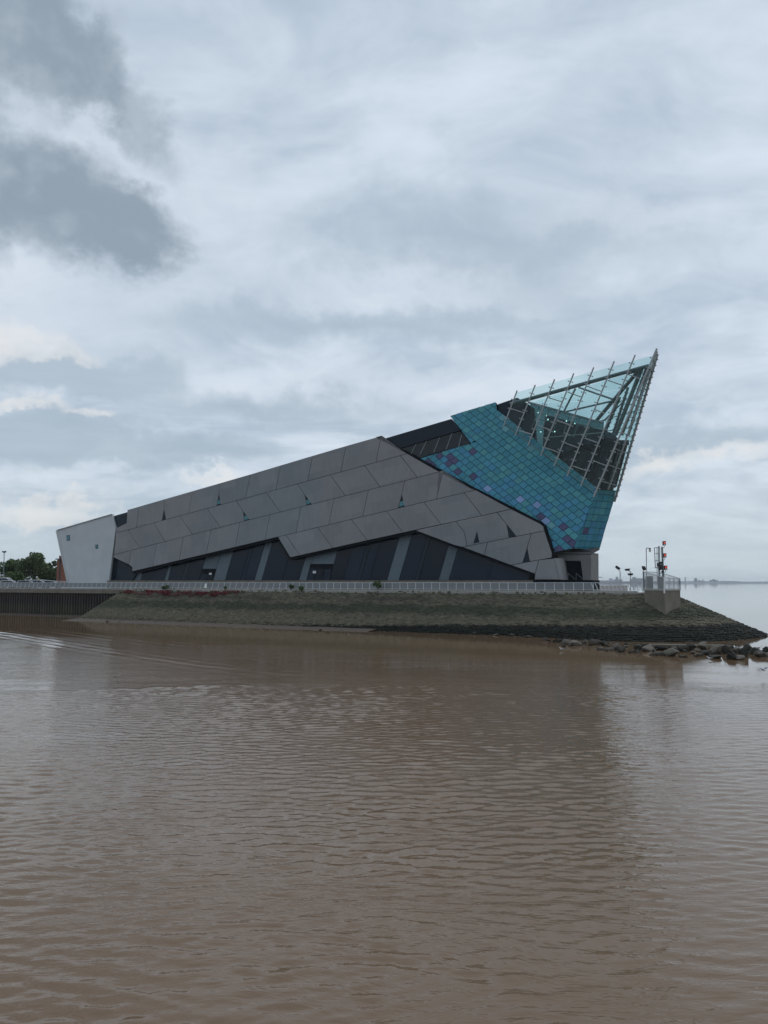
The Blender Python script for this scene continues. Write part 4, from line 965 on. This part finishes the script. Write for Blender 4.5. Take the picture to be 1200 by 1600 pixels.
# ------------------------------------------------------------------ railings
def railing(px0, px1, label, lean, infill, off=RAIL, step=1.1):
    t0, t1 = rail_t(px0, off), rail_t(px1, off); n = max(2, round((t1 - t0) / step)); dt = (t1 - t0) / n
    z0, z1 = .19, 1.06
    r = thing('railing', rail_pt((t0 + t1) / 2, off), label, 'railing', 'railings along the promenade edge')
    mb = MB(); mb.bar(rail_pt(t0, off) + Vector((0, 0, z1)), rail_pt(t1, off) + Vector((0, 0, z1)), .09, .07); mb.build('top_rail', 'rail_paint', r)
    mb = MB(); mb.bar(rail_pt(t0, off) + Vector((0, 0, z0 + .1)), rail_pt(t1, off) + Vector((0, 0, z0 + .1)), .06, .05); mb.build('bottom_rail', 'rail_paint', r)
    pp = ip = None
    for i in range(n + 1):
        org = rail_pt(t0 + dt * i, off)
        if pp is None:
            mb = MB(); mb.bar(org + Vector((0, 0, z0)), org + FD * lean + Vector((0, 0, z1 - .035)), .075, .05, FN); pp = mb.build('post', 'rail_paint', r, origin=org); l0 = pp.location.copy(); o_ = org
        else: copy_part(pp, r, l0 + (org - o_))
        if infill and i < n:
            if ip is None:
                mb = MB(); g = .06
                q = [org + FD * g + Vector((0, 0, z0 + .14)), org + FD * (dt - g) + Vector((0, 0, z0 + .14)), org + FD * (dt - g + lean * .9) + Vector((0, 0, z1 - .06)), org + FD * (g + lean * .9) + Vector((0, 0, z1 - .06))]
                mb.prism(q, FN * -.015); ip = mb.build('infill_panel', 'rail_mesh', r, origin=org); li = ip.location.copy(); oi_ = org
            else: copy_part(ip, r, li + (org - oi_))
railing(-30, 436, 'pale grey railing with leaning posts above the sheet piles and red plants', .28, True)
railing(437, 927, 'pale grey railing with upright posts in front of the slanted glazing', 0.0, True)
railing(928, 1004, 'open pale railing with leaning bars under the floodlights near the point', -.30, False, step=.42)

# ------------------------------------------------------------------ signal platform at the point
PC = at(1038, 921.5, 76.5); PL_ = at(1006.7, 921.5, 79.6); PR = at(1062.7, 921.5, 79.2); PB = PL_ + PR - PC; PT = PC.z
plat = thing('signal_platform', Vector(((PC.x + PB.x) / 2, (PC.y + PB.y) / 2, -2.4)), 'stained concrete platform with a barred fence at the point', 'platform')
mb = MB(); base = [Vector((p.x, p.y, -3.2)) for p in (PC, PR, PB, PL_)]; mb.prism(base[::-1], (0, 0, PT + 3.2 - .1)); mb.build('plinth', 'concrete_stained', plat)
ctr = (PC + PB) / 2
mb = MB(); mb.prism([Vector((ctr.x + (p.x - ctr.x) * 1.04, ctr.y + (p.y - ctr.y) * 1.04, PT - .1)) for p in (PC, PR, PB, PL_)][::-1], (0, 0, .12)); mb.build('deck', 'concrete', plat)
def fence(a, b, h0, h1, n):
    mb = MB(); mb.bar(a + Vector((0, 0, h0)), b + Vector((0, 0, h1)), .06); mb.bar(a + Vector((0, 0, .1)), b + Vector((0, 0, .1)), .05); mb.build('fence_rail', 'galv', plat)
    for i in range(n + 1):
        p = a.lerp(b, i / n); mb = MB(); w = .07 if i in (0, n) else .028; mb.bar(p, p + Vector((0, 0, h0 + (h1 - h0) * i / n)), w, w, (0, 1, 0)); mb.build('fence_bar', 'galv', plat)
fence(PL_, PC, 1.85, 1.20, 20); fence(PC, PR, 1.20, 1.15, 16); fence(PL_, PB, 1.85, 1.85, 16); fence(PB, PR, 1.85, 1.15, 16)
for p, q in ((A6, 0),):
    pass
mb = MB(); mb.box(at(1014.5, 910.5, 80.3), .62, .5, 1.35); mb.build('cabinet', 'cabinet', plat)
mb = MB(); mb.box(at(1033, 910.5, 79.3), .55, .5, 1.30); mb.build('cabinet', 'cabinet', plat)
mb = MB(); mb.bar(at(1038, 902, 76.4), at(1038, 927, 76.4), .12, .12, (0, 1, 0)); mb.build('gauge_board', 'white', plat)
# signal mast with three red lights, cage ladder
Zp = lambda x, y: (920 + x / 7.5, 840 + y / 7.5)
mast = thing('signal_mast', at(1033, 921, 78.6), 'steel signal mast with caged ladder and three red lights', 'signal mast')
def W5(x, y, D=78.6): return at(*Zp(x, y), D)
for x0, y0, x1, y1, w in ((858, 108, 880, 600, .10), (822, 100, 826, 600, .08), (768, 118, 782, 355, .05), (800, 118, 800, 600, .04)):
    mb = MB(); mb.tube([W5(x0, y0), W5(x1, y1)], w, 8); mb.build('pole', 'steel_dark' if w > .06 else 'galv', mast)
for y in (118, 188, 272, 354):
    mb = MB(); mb.tube([W5(768, y), W5(824, y + 1)], .035, 6); mb.tube([W5(768, y), W5(790, y - 4, 79.3), W5(824, y, 79.2)], .03, 6); mb.build('cage_hoop', 'galv', mast)
for i in range(22):
    y = 125 + i * 21; mb = MB(); mb.bar(W5(826, y), W5(860 + (y - 108) * .045, y), .03); mb.build('rung', 'galv', mast)
for x, y in ((885, 65), (891, 208), (902, 352)):
    c = W5(x, y); mb = MB(); mb.box(c + Vector((0, .05, -.02)), .27, .24, .44); h = mb.build('signal_head', 'plastic_black', mast)
    mb = MB(); mb.tube([c + Vector((-.02, -.08, .04)), c + Vector((-.02, -.13, .04))], .095, 12); mb.build('red_lens', 'red_lamp', mast)
    mb = MB(); mb.tube([c + Vector((-.02, -.08, -.15)), c + Vector((-.02, -.12, -.15))], .085, 10); mb.build('clear_lens', 'lamp_glass', mast)
    mb = MB(); mb.box(c + Vector((0, -.14, .20)), .3, .22, .03); mb.build('hood', 'white', mast)
    mb = MB(); mb.tube([c + Vector((0, .05, -.22)), c + Vector((0, .05, -.42)), W5(866 + (y - 108) * .045, y + 60)], .03, 6); mb.build('bracket', 'steel_dark', mast)
for x, y, w, h in ((820, 318, .28, .36), (850, 345, .26, .55), (848, 296, .24, .24), (866, 400, .2, .2), (828, 360, .2, .4)):
    mb = MB(); mb.box(W5(x, y, 78.4), w, .22, h); mb.build('equipment_box', 'plastic_black', mast)
# camera pole
cp = thing('lamp_pole', at(1009.7, 921, 80.2), 'slim grey pole with hanging round lamp on a short arm', 'lamp pole')
mb = MB(); mb.tube([W5(678, 600, 80.2), W5(673, 128, 80.2), W5(676, 122, 80.2), W5(716, 125, 80.2)], .05, 8); mb.build('pole', 'galv', cp)
mb = MB(); mb.tube([W5(716, 122, 80.2), W5(716, 140, 80.2)], .10, 10); mb.build('housing', 'plastic_black', cp)
mb = MB(); mb.ball(W5(717, 150, 80.2), .14, .14, .17, 10, 6); mb.build('globe', 'lamp_glass', cp, True)
# floodlights
def flood(px, topy, base_y, D, heads, label):
    f = thing('floodlight_pole', at(px, base_y, D), label, 'floodlight', 'floodlights near the point')
    mb = MB(); mb.tube([at(px, base_y, D), at(px, topy, D)], .055, 8); mb.build('pole', 'galv', f)
    for (hx, hy, tilt, yaw) in heads:
        c = at(hx, hy, D); R = Matrix.Rotation(yaw, 3, 'Z') @ Matrix.Rotation(tilt, 3, 'Y')
        mb = MB()
        b0 = [Vector((x, y, z)) for z, s_ in ((-.10, .7), (.12, 1.0)) for x, y in ((-.26 * s_, -.18 * s_), (.26 * s_, -.18 * s_), (.26 * s_, .18 * s_), (-.26 * s_, .18 * s_))]
        mb.add([c + R @ p for p in b0], [(3, 2, 1, 0), (4, 5, 6, 7), (0, 1, 5, 4), (1, 2, 6, 5), (2, 3, 7, 6), (3, 0, 4, 7)]); mb.build('lamp_head', 'plastic_black', f)
        mb = MB(); mb.tube([c, at(px, topy + .5, D)], .035, 6); mb.build('bracket', 'plastic_black', f)
DF = rail_pt(rail_t(969)).y
flood(969, 892.5, 926, DF, [(965, 887.5, .6, .2)], 'floodlight with a single tilted head, farther from the platform')
flood(985.3, 893, 926, DF - .8, [(980.3, 890.4, -.1, 0), (985, 897.6, 0, .3)], 'floodlight pole carrying two black heads, middle of three')
flood(1005, 892, 926, DF - 2.0, [(1006, 888.3, .7, .8)], 'floodlight with round dark head beside the platform fence')

# ------------------------------------------------------------------ foliage
def leaves(name, mname, parent, clumps, n, size, seed):
    r = np.random.default_rng(seed); tot = sum(c[3] ** 2 for c in clumps); V, Fc, tn = [], [], []
    for (x, y, z, rad, sq) in clumps:
        k = int(n * rad ** 2 / tot); t0 = r.normal(.5, .18)
        for _ in range(k):
            d = r.normal(size=3); d /= np.linalg.norm(d); rr = rad * (.45 + .6 * r.random() ** .6); p = np.array((x, y, z)) + d * rr * np.array((1, 1, sq))
            a = r.normal(size=3); a /= np.linalg.norm(a); b = np.cross(a, r.normal(size=3)); b /= np.linalg.norm(b); s_ = size * (.6 + .8 * r.random())
            o = len(V); V += [p - a * s_, p + b * s_ * .6, p + a * s_, p - b * s_ * .6]; Fc.append((o, o + 1, o + 2, o + 3)); tn += [min(1, max(0, t0 + .25 * d[2] + r.normal(0, .16)))] * 4
    base = worldloc(parent); me = bpy.data.meshes.new(name); me.from_pydata([tuple(Vector(v) - base) for v in V], [], Fc); me.materials.append(MAT[mname]); me.update()
    a = me.attributes.new('tone', 'FLOAT', 'POINT'); a.data.foreach_set('value', tn)
    o = bpy.data.objects.new(name, me); COL.objects.link(o); o.parent = parent; return o
def tree(px, Y, wpx, top_y, label, mname, seed, n=4200, low=.22, shape=None):
    r = random.Random(seed); b = gr(px, Y, 0); H = (910 - top_y) / FPX * Y + CAM_Z; Rw = wpx / FPX * Y / 2
    t = thing('tree', b, label, 'tree', 'trees behind the car park')
    mb = MB(); mb.tube([b, b + Vector((.1, 0, H * .3)), b + Vector((-.1, .1, H * .62))], H * .032, 8, H * .014)
    cl = []
    for i in range(24):
        a = r.uniform(0, 6.28); rad = Rw * math.sqrt(r.random()) * .78; zz = H * r.uniform(low, .86); k = 1 - max(0, (zz / H - .55)) * 1.1
        c = b + Vector((math.cos(a) * rad * k, math.sin(a) * rad * k, zz)); cl.append((c.x, c.y, c.z, Rw * r.uniform(.26, .42), .8))
    for i in range(5):
        c = b + Vector((r.uniform(-.25, .25) * Rw, r.uniform(-.2, .2) * Rw, H * r.uniform(.82, .93))); cl.append((c.x, c.y, c.z, Rw * r.uniform(.12, .22), 1.0))
    for c in cl[::2]: mb.tube([b + Vector((0, 0, H * r.uniform(.2, .5))), Vector(c[:3])], H * .012, 5, H * .004)
    mb.build('trunk', 'bark', t); leaves('crown', mname, t, cl, int(n * 1.7), .22, seed)
tree(54, 182, 56, 863, 'tallest dark green tree behind the parked cars', 'leaf_dark', 3, 5200, low=.2)
tree(14, 186, 46, 874, 'wide olive green tree behind the twin-headed lamp post', 'leaf_mid', 5, 4200, low=.2)
tree(-24, 190, 52, 872, 'olive green tree cut by the left edge of the picture', 'leaf_mid', 15, 3000, low=.2)
tree(81, 188, 26, 876, 'dark tree between the tallest tree and the brick building', 'leaf_dark', 8, 2600, low=.15)
tree(70, 187, 24, 880, 'short dark tree filling the gap right of the tallest tree', 'leaf_dark', 21, 2400, low=.12)
tree(26, 165, 21, 893, 'low light green bush in front of the trees', 'leaf_weed', 11, 1600, low=.3)
def weed(px, py, wpx, hpx, Y, label, seed, mname='leaf_weed'):
    c = at(px, py, Y); w = wpx * Y / FPX / 2; h = hpx * Y / FPX; b = Vector((c.x, c.y, c.z - h / 2)); r = random.Random(seed)
    t = thing('shrub', b, label, 'shrub', 'shrubs growing on the bank')
    mb = MB(); cl = []
    for i in range(7):
        p = b + Vector((r.uniform(-w, w) * .6, r.uniform(-.3, .3), h * r.uniform(.35, .85))); mb.tube([b, p], .03, 5, .01); cl.append((p.x, p.y, p.z, w * .5, .8))
    mb.build('stem', 'bark', t); leaves('foliage', mname, t, cl, 260, .11, seed)
CY = lambda px: rail_pt(rail_t(px), CREST_OFF).y - .4
weed(590, 914.5, 15, 14, CY(590), 'round green shrub growing through the railing below the light pane', 1)
weed(455, 917, 8, 8, CY(455), 'small green shrub against the railing by the doorway', 2)
weed(471, 920, 9, 9, CY(471) - .5, 'small green shrub on the slope below the doorway', 3)
weed(258, 918.5, 11, 8, CY(258), 'low green shrub beside the red plants', 4)
weed(352, 919, 5, 6, CY(352), 'tiny dark tuft of weeds above the red plants', 6)
cl = []
for i in range(80):
    px = random.uniform(205, 384); f = 1 - abs(px - 310) / 120; p = rail_pt(rail_t(px), CREST_OFF + .3 + random.random() * (.6 + 1.1 * max(f, 0))); k = (p - rail_pt(rail_t(px), CREST_OFF)).dot(FN) / 9.2; cl.append((p.x, p.y, -.12 - 4.35 * k + .12, random.uniform(.35, .6), .4))
rp = bpy.data.objects.new('red_plants', None); bpy.data.objects.remove(rp)
o = leaves('red_plants', 'leaf_red', None, cl, 3800, .10, 5); tag(o, 'strip of dark red plants on top of the stone slope', 'plants', kind='stuff')
cl = []
for i in range(90):
    px = random.uniform(205, 900); p = rail_pt(rail_t(px), CREST_OFF + .1 + random.random() * .8); cl.append((p.x, p.y, -.25, random.uniform(.1, .3), .35))
o = leaves('bank_weeds', 'leaf_weed', None, cl, 1500, .06, 9); tag(o, 'thin dry weeds along the top of the slope', 'weeds', kind='stuff')

# ------------------------------------------------------------------ behind the rear wedge: brick building, lamp, cars
def brick_building():
    Y = 168; b = gr(97, Y, 0); t = thing('brick_building', b, 'red brick building partly hidden behind the pale wedge', 'building')
    H = (910 - 875) / FPX * Y + CAM_Z
    mb = MB(); x0, x1, x2 = gr(88.3, Y).x, gr(92.2, Y).x, gr(112, Y).x
    mb.prism([Vector((x0, Y, -.2)), Vector((x1, Y - 1.5, -.2)), Vector((x1, Y + 9, -.2)), Vector((x0, Y + 9, -.2))], (0, 0, H - .1)); mb.build('side_wall', 'brick_dark', t)
    mb = MB(); mb.prism([Vector((x1 + .02, Y - 1.5, -.2)), Vector((x2, Y - 1.5, -.2)), Vector((x2, Y + 9, -.2)), Vector((x1 + .02, Y + 9, -.2))], (0, 0, H + .15)); mb.build('wall', 'brick', t)
    mb = MB(); mb.box((gr(97.4, Y).x, Y - 1.55, H / 2), .22, .12, H); mb.build('downpipe', 'brick_dark', t)
    mb = MB(); mb.box(((x1 + x2) / 2, Y + 3.5, H + .12), x2 - x1 + .3, 11, .22); mb.build('roof_edge', 'brick_dark', t)
    mb = MB(); mb.box((gr(93.8, Y).x, Y, H + .45), .6, .6, .9); mb.build('chimney', 'brick', t)
brick_building()
Y = 152; lp = thing('street_lamp', gr(5.5, Y, 0), 'tall dark street lamp with twin heads before the trees', 'street lamp')
b = gr(5.5, Y, 0); tp = at(6.6, 862.5, Y)
mb = MB(); mb.tube([b, tp], .11, 8, .07); mb.build('pole', 'steel_dark', lp)
for s_ in (-1, 1):
    mb = MB(); mb.bar(tp + Vector((0, 0, -.05)), tp + Vector((s_ * .38, 0, .12)), .3, .10, (0, 1, 0)); mb.build('lamp_head', 'plastic_black', lp)
mb = MB(); mb.tube([b, b + Vector((0, 0, 2.0))], .22, 8); mb.build('base_sleeve', 'galv', lp)

def car(px, Y, paint, label, yaw=0.0, van=False):
    b = gr(px, Y, 0); t = thing('parked_car', b, label, 'car', 'cars parked behind the railing'); R = Matrix.Rotation(yaw, 3, 'Z')
    L, Wd = (4.3, 1.75) if not van else (4.9, 1.95); h1, h2 = (.85, 1.48) if not van else (1.1, 2.0)
    body = [(-L / 2, .35), (-L / 2 + .05, .75), (-L / 2 + .5, h1 + .02), (-L * .2, h1 + .05), (L * .30, h1), (L / 2 - .15, h1 - .15), (L / 2, .55), (L / 2 - .05, .3)]
    cabin = [(-L * .44, h1), (-L * .36, h2 - .08), (-L * .28, h2), (L * .02, h2 - .02), (L * .10, h2 - .1), (L * .27, h1)] if not van else [(-L * .49, h1), (-L * .48, h2 - .06), (-L * .44, h2), (L * .15, h2), (L * .22, h2 - .1), (L * .36, h1)]
    def pr(prof, w0, name, m, par):
        mb = MB(); n = len(prof); vs = []
        for sgn in (-1, 1):
            for x, z in prof: k = 1 - .12 * max(0, (z - h1) / (h2 - h1)); vs.append(b + R @ Vector((x, sgn * w0 / 2 * k, z)))
        mb.add(vs, [tuple(range(n)), tuple(range(2 * n - 1, n - 1, -1))] + [((i + 1) % n, i, n + i, n + (i + 1) % n) for i in range(n)]); return mb.build(name, m, par)
    pr(body, Wd, 'body', paint, t); pr(cabin, Wd - .12, 'cabin', paint, t)
    win = [(x * .93, z) for x, z in cabin]; win = [(x, h1 + (z - h1) * .86 + .03) for x, z in win]; pr(win, Wd - .09, 'side_windows', 'car_glass', t)
    ws = cabin[-2:]; mb = MB()
    q = [b + R @ Vector((ws[0][0] + .02, s_ * Wd * .38, ws[0][1] - .02)) for s_ in (-1, 1)] + [b + R @ Vector((ws[1][0] - .02, s_ * Wd * .42, ws[1][1] + .06)) for s_ in (1, -1)]
    mb.prism(q, R @ Vector((.03, 0, .03))); mb.build('windscreen', 'car_glass', t)
    for x in (-L * .31, L * .31):
        for s_ in (-1, 1):
            c = b + R @ Vector((x, s_ * (Wd / 2 - .08), .32)); d = R @ Vector((0, .11 * s_, 0)); mb = MB(); mb.tube([c - d, c + d], .32, 14); w = mb.build('wheel', 'tyre', t)
            mb = MB(); mb.tube([c + d * .95, c + d * 1.08], .19, 10); mb.build('rim', 'rim', w)
    for s_ in (-1, 1):
        mb = MB(); mb.box(b + R @ Vector((L / 2 - .04, s_ * Wd * .36, .66)), .08, .32, .14, yaw); mb.build('headlight', 'lamp_glass', t)
car(5, 147, 'car_white', 'white van nearest the street lamp', .1, True)
car(17, 144, 'car_white', 'white hatchback parked right of the white van', .15)
car(30, 146, 'car_dark', 'dark car parked between white and silver cars', .1)
car(44, 143, 'car_silver', 'silver car parked in front of the tallest tree', .1)
car(62, 145, 'car_blue', 'dark blue car parked beside the silver car', .1)
car(80, 147, 'car_silver', 'silver car parked near the pale wedge', .1)
ol = thing('ramp_handrail', at(75, 909, 138), 'pale sloping handrail before the brick building', 'handrail')
mb = MB(); mb.tube([at(50, 906.5, 139), at(66, 906, 139), at(86, 908, 138), at(106, 909, 137)], .07, 6); mb.build('top_rail', 'galv', ol)
for px, py in ((50, 906.5), (66, 906), (86, 908), (105, 909)):
    p = at(px, py, 138.3); mb = MB(); mb.bar(p, Vector((p.x, p.y, 0)), .06, .06, (0, 1, 0)); mb.build('post', 'galv', ol)
gb = thing('globe_lamp', gr(57.6, 140, 0), 'white globe lamp with a yellow plate on a post by the cars', 'lamp')
mb = MB(); mb.tube([gr(57.6, 140, 0), gr(57.6, 140, 1.9)], .04, 6); mb.build('post', 'galv', gb)
mb = MB(); mb.ball(gr(57.5, 140, 2.0), .18, .18, .18, 10, 6); mb.build('globe', 'white', gb, True)
mb = MB(); mb.box(gr(60, 140, 1.7), .25, .05, .3); mb.build('plate', 'yellow', gb)
for i, px in enumerate((141, 157, 173, 189, 205)):
    p = rail_pt(rail_t(px, 6.0), 6.0); nm = ['leftmost white bollard light in front of the pale wedge', 'second white bollard light from the left before the wedge', 'white bollard light at the right edge of the pale wedge', 'white bollard light before the dark rear glazing', 'rightmost white bollard light, at the first light pane'][i]
    t = thing('bollard_light', p, nm, 'bollard light', 'bollard lights behind the railing')
    mb = MB(); mb.tube([p, p + Vector((0, 0, .82))], .06, 8); mb.build('post', 'galv', t); mb = MB(); mb.ball(p + Vector((0, 0, .86)), .12, .12, .12, 8, 5); mb.build('globe', 'white', t, True)
p = rail_pt(rail_t(322), RAIL + .12); t = thing('notice_board', p, 'white notice fixed to the railing by the first doorway', 'notice')
mb = MB(); mb.prism([p + FD * x + Vector((0, 0, z)) for x, z in ((-.28, .3), (.3, .3), (.26, .9), (.1, .98), (-.1, .9))], FN * .03); mb.build('board', 'white', t)
mb = MB(); mb.bar(p - FN * .05 + Vector((0, 0, .2)), p - FN * .05 + Vector((0, 0, .95)), .05, .05, FN); mb.build('post', 'galv', t)

# ------------------------------------------------------------------ gulls
def gull(px, py, label, yaw, on_z=None, flying=False, s_=.62):
    D = (CAM_Z - WATER_Z - (on_z or 0)) * FPX / (py - 910); p = at(px, py, D); R = Matrix.Rotation(yaw, 3, 'Z')
    t = thing('gull', p, label, 'gull', 'gulls near the rocks')
    prof = [(-.30, .01, .02), (-.20, .05, .03), (-.05, .10, .0), (.08, .105, .0), (.17, .07, .05), (.21, .05, .11), (.26, .055, .15), (.31, .03, .15), (.36, .008, .135)]
    mb = MB(); n = 8; vs = []
    for x, r_, z in prof:
        for k in range(n): a = 2 * PI * k / n; vs.append(p + R @ Vector((x, r_ * math.cos(a), z + .10 + r_ * .85 * math.sin(a))) * s_)
    mb.add(vs, [(i * n + k, i * n + (k + 1) % n, (i + 1) * n + (k + 1) % n, (i + 1) * n + k) for i in range(len(prof) - 1) for k in range(n)]); mb.build('body', 'gull_white', t, True)
    for sg in (-1, 1):
        mb = MB()
        if flying: q = [(.12, .06, .14), (.05, .5, .34), (-.12, .85, .26), (-.10, .5, .28), (-.12, .06, .12)]
        else: q = [(.10, .09, .14), (-.08, .115, .16), (-.36, .03, .10), (-.30, .06, .06), (-.05, .115, .06)]
        vs = [p + R @ Vector((x, sg * y, z)) * s_ for x, y, z in q]; mb.prism(vs, Vector((0, 0, .02))); mb.build('wing', 'gull_grey', t)
gull(878, 1015, 'white gull sitting on the water beside the dark reflection', 2.8)
gull(1150, 1013.5, 'white gull standing on the dark rocks', 1.9, .55, s_=.75)
gull(1185.5, 1014, 'white gull on rocks at the right edge', .2, .6, s_=.75)
gull(1193, 1049, 'grey gull with raised wings low over the water', 2.2, .25, True)
gull(1109, 1029.5, 'small pale gull at the foot of the boulders', 3.0, 0)

# ------------------------------------------------------------------ far shore across the estuary
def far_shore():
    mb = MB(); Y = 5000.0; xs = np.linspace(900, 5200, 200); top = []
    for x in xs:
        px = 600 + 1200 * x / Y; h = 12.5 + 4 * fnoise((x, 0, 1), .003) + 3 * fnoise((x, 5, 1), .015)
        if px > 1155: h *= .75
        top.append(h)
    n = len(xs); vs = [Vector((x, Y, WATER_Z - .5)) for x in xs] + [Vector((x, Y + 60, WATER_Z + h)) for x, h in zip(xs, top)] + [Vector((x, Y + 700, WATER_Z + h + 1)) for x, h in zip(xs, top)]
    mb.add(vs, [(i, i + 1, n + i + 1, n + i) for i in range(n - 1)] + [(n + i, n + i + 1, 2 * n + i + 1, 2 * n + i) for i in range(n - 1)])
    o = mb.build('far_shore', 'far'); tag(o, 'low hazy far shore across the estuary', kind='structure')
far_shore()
FS = lambda x, y: (1040 + x / 7.5, 880 + y / 7.5)
def fbuild(name, label, cat, boxes, Y=5100.0, m='far'):
    px = sum(b[0] + b[1] for b in boxes) / 2 / len(boxes); t = thing(name, Vector((at(px, 910, Y).x, Y, WATER_Z)), label, cat, 'hazy skyline on the far shore')
    for i, (x0, x1, ty, *taper) in enumerate(boxes):
        p0, p1 = at(x0, ty, Y), at(x1, ty, Y); tp = taper[0] if taper else 1.0; cx = (p0.x + p1.x) / 2; hw = (p1.x - p0.x) / 2; d = max(hw * 1.2, 8)
        vs = [Vector((cx + sx * hw, Y + sy * d, WATER_Z)) for sx, sy in ((-1, -1), (1, -1), (1, 1), (-1, 1))] + [Vector((cx + sx * hw * tp, Y + sy * d * tp, p0.z)) for sx, sy in ((-1, -1), (1, -1), (1, 1), (-1, 1))]
        mb = MB(); mb.add(vs, [(3, 2, 1, 0), (4, 5, 6, 7), (0, 1, 5, 4), (1, 2, 6, 5), (2, 3, 7, 6), (3, 0, 4, 7)]); mb.build('block' if not taper else 'tower', m, t)
f_ = lambda *v: [(FS(a, 0)[0], FS(b, 0)[0], FS(0, c)[1], *r) for a, b, c, *r in v]
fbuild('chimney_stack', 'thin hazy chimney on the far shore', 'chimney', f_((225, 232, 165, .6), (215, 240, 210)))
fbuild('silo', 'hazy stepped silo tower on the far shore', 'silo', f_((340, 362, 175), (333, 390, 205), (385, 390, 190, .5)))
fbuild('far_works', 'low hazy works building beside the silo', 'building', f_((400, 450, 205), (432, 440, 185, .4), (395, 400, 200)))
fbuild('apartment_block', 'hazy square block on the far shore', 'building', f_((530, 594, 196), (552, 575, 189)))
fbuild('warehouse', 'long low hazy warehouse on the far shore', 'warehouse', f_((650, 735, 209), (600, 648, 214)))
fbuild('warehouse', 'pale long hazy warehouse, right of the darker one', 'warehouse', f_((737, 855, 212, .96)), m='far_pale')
h_ = lambda *v: [(Zp(a, 0)[0], Zp(b, 0)[0], Zp(0, c)[1], *r) for a, b, c, *r in v]
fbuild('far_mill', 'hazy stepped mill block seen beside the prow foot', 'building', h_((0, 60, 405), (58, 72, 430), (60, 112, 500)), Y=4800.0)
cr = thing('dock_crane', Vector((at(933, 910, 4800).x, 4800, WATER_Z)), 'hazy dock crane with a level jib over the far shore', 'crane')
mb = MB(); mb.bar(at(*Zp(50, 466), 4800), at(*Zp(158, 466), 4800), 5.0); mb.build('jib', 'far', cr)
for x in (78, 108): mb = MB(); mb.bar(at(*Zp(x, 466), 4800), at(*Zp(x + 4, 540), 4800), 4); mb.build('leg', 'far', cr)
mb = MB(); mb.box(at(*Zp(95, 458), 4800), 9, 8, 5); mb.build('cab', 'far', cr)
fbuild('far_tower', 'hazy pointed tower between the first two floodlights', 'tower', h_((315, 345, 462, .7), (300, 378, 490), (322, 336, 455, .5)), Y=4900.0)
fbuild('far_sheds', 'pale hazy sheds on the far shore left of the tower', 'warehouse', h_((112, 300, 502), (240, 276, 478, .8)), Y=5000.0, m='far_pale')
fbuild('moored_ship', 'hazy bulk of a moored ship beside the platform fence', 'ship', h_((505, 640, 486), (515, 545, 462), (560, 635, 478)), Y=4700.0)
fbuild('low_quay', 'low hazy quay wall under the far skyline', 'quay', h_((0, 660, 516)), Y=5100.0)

# ------------------------------------------------------------------ haze
def haze():
    mb = MB(); mb.box((0, 0, 14), 14400, 14400, 44); o = mb.build('haze', 'dark_gap')
    m = bpy.data.materials.new('haze'); m.use_nodes = True; T = NT(m.node_tree); T.n.clear(); out = T.node('ShaderNodeOutputMaterial')
    pv = T.node('ShaderNodeVolumePrincipled', {'Color': (.86, .92, .97), 'Density': 0.00010, 'Anisotropy': 0.2}); T.l.new(pv.outputs[0], out.inputs['Volume'])
    o.data.materials.clear(); o.data.materials.append(m); tag(o, kind='stuff')
haze()
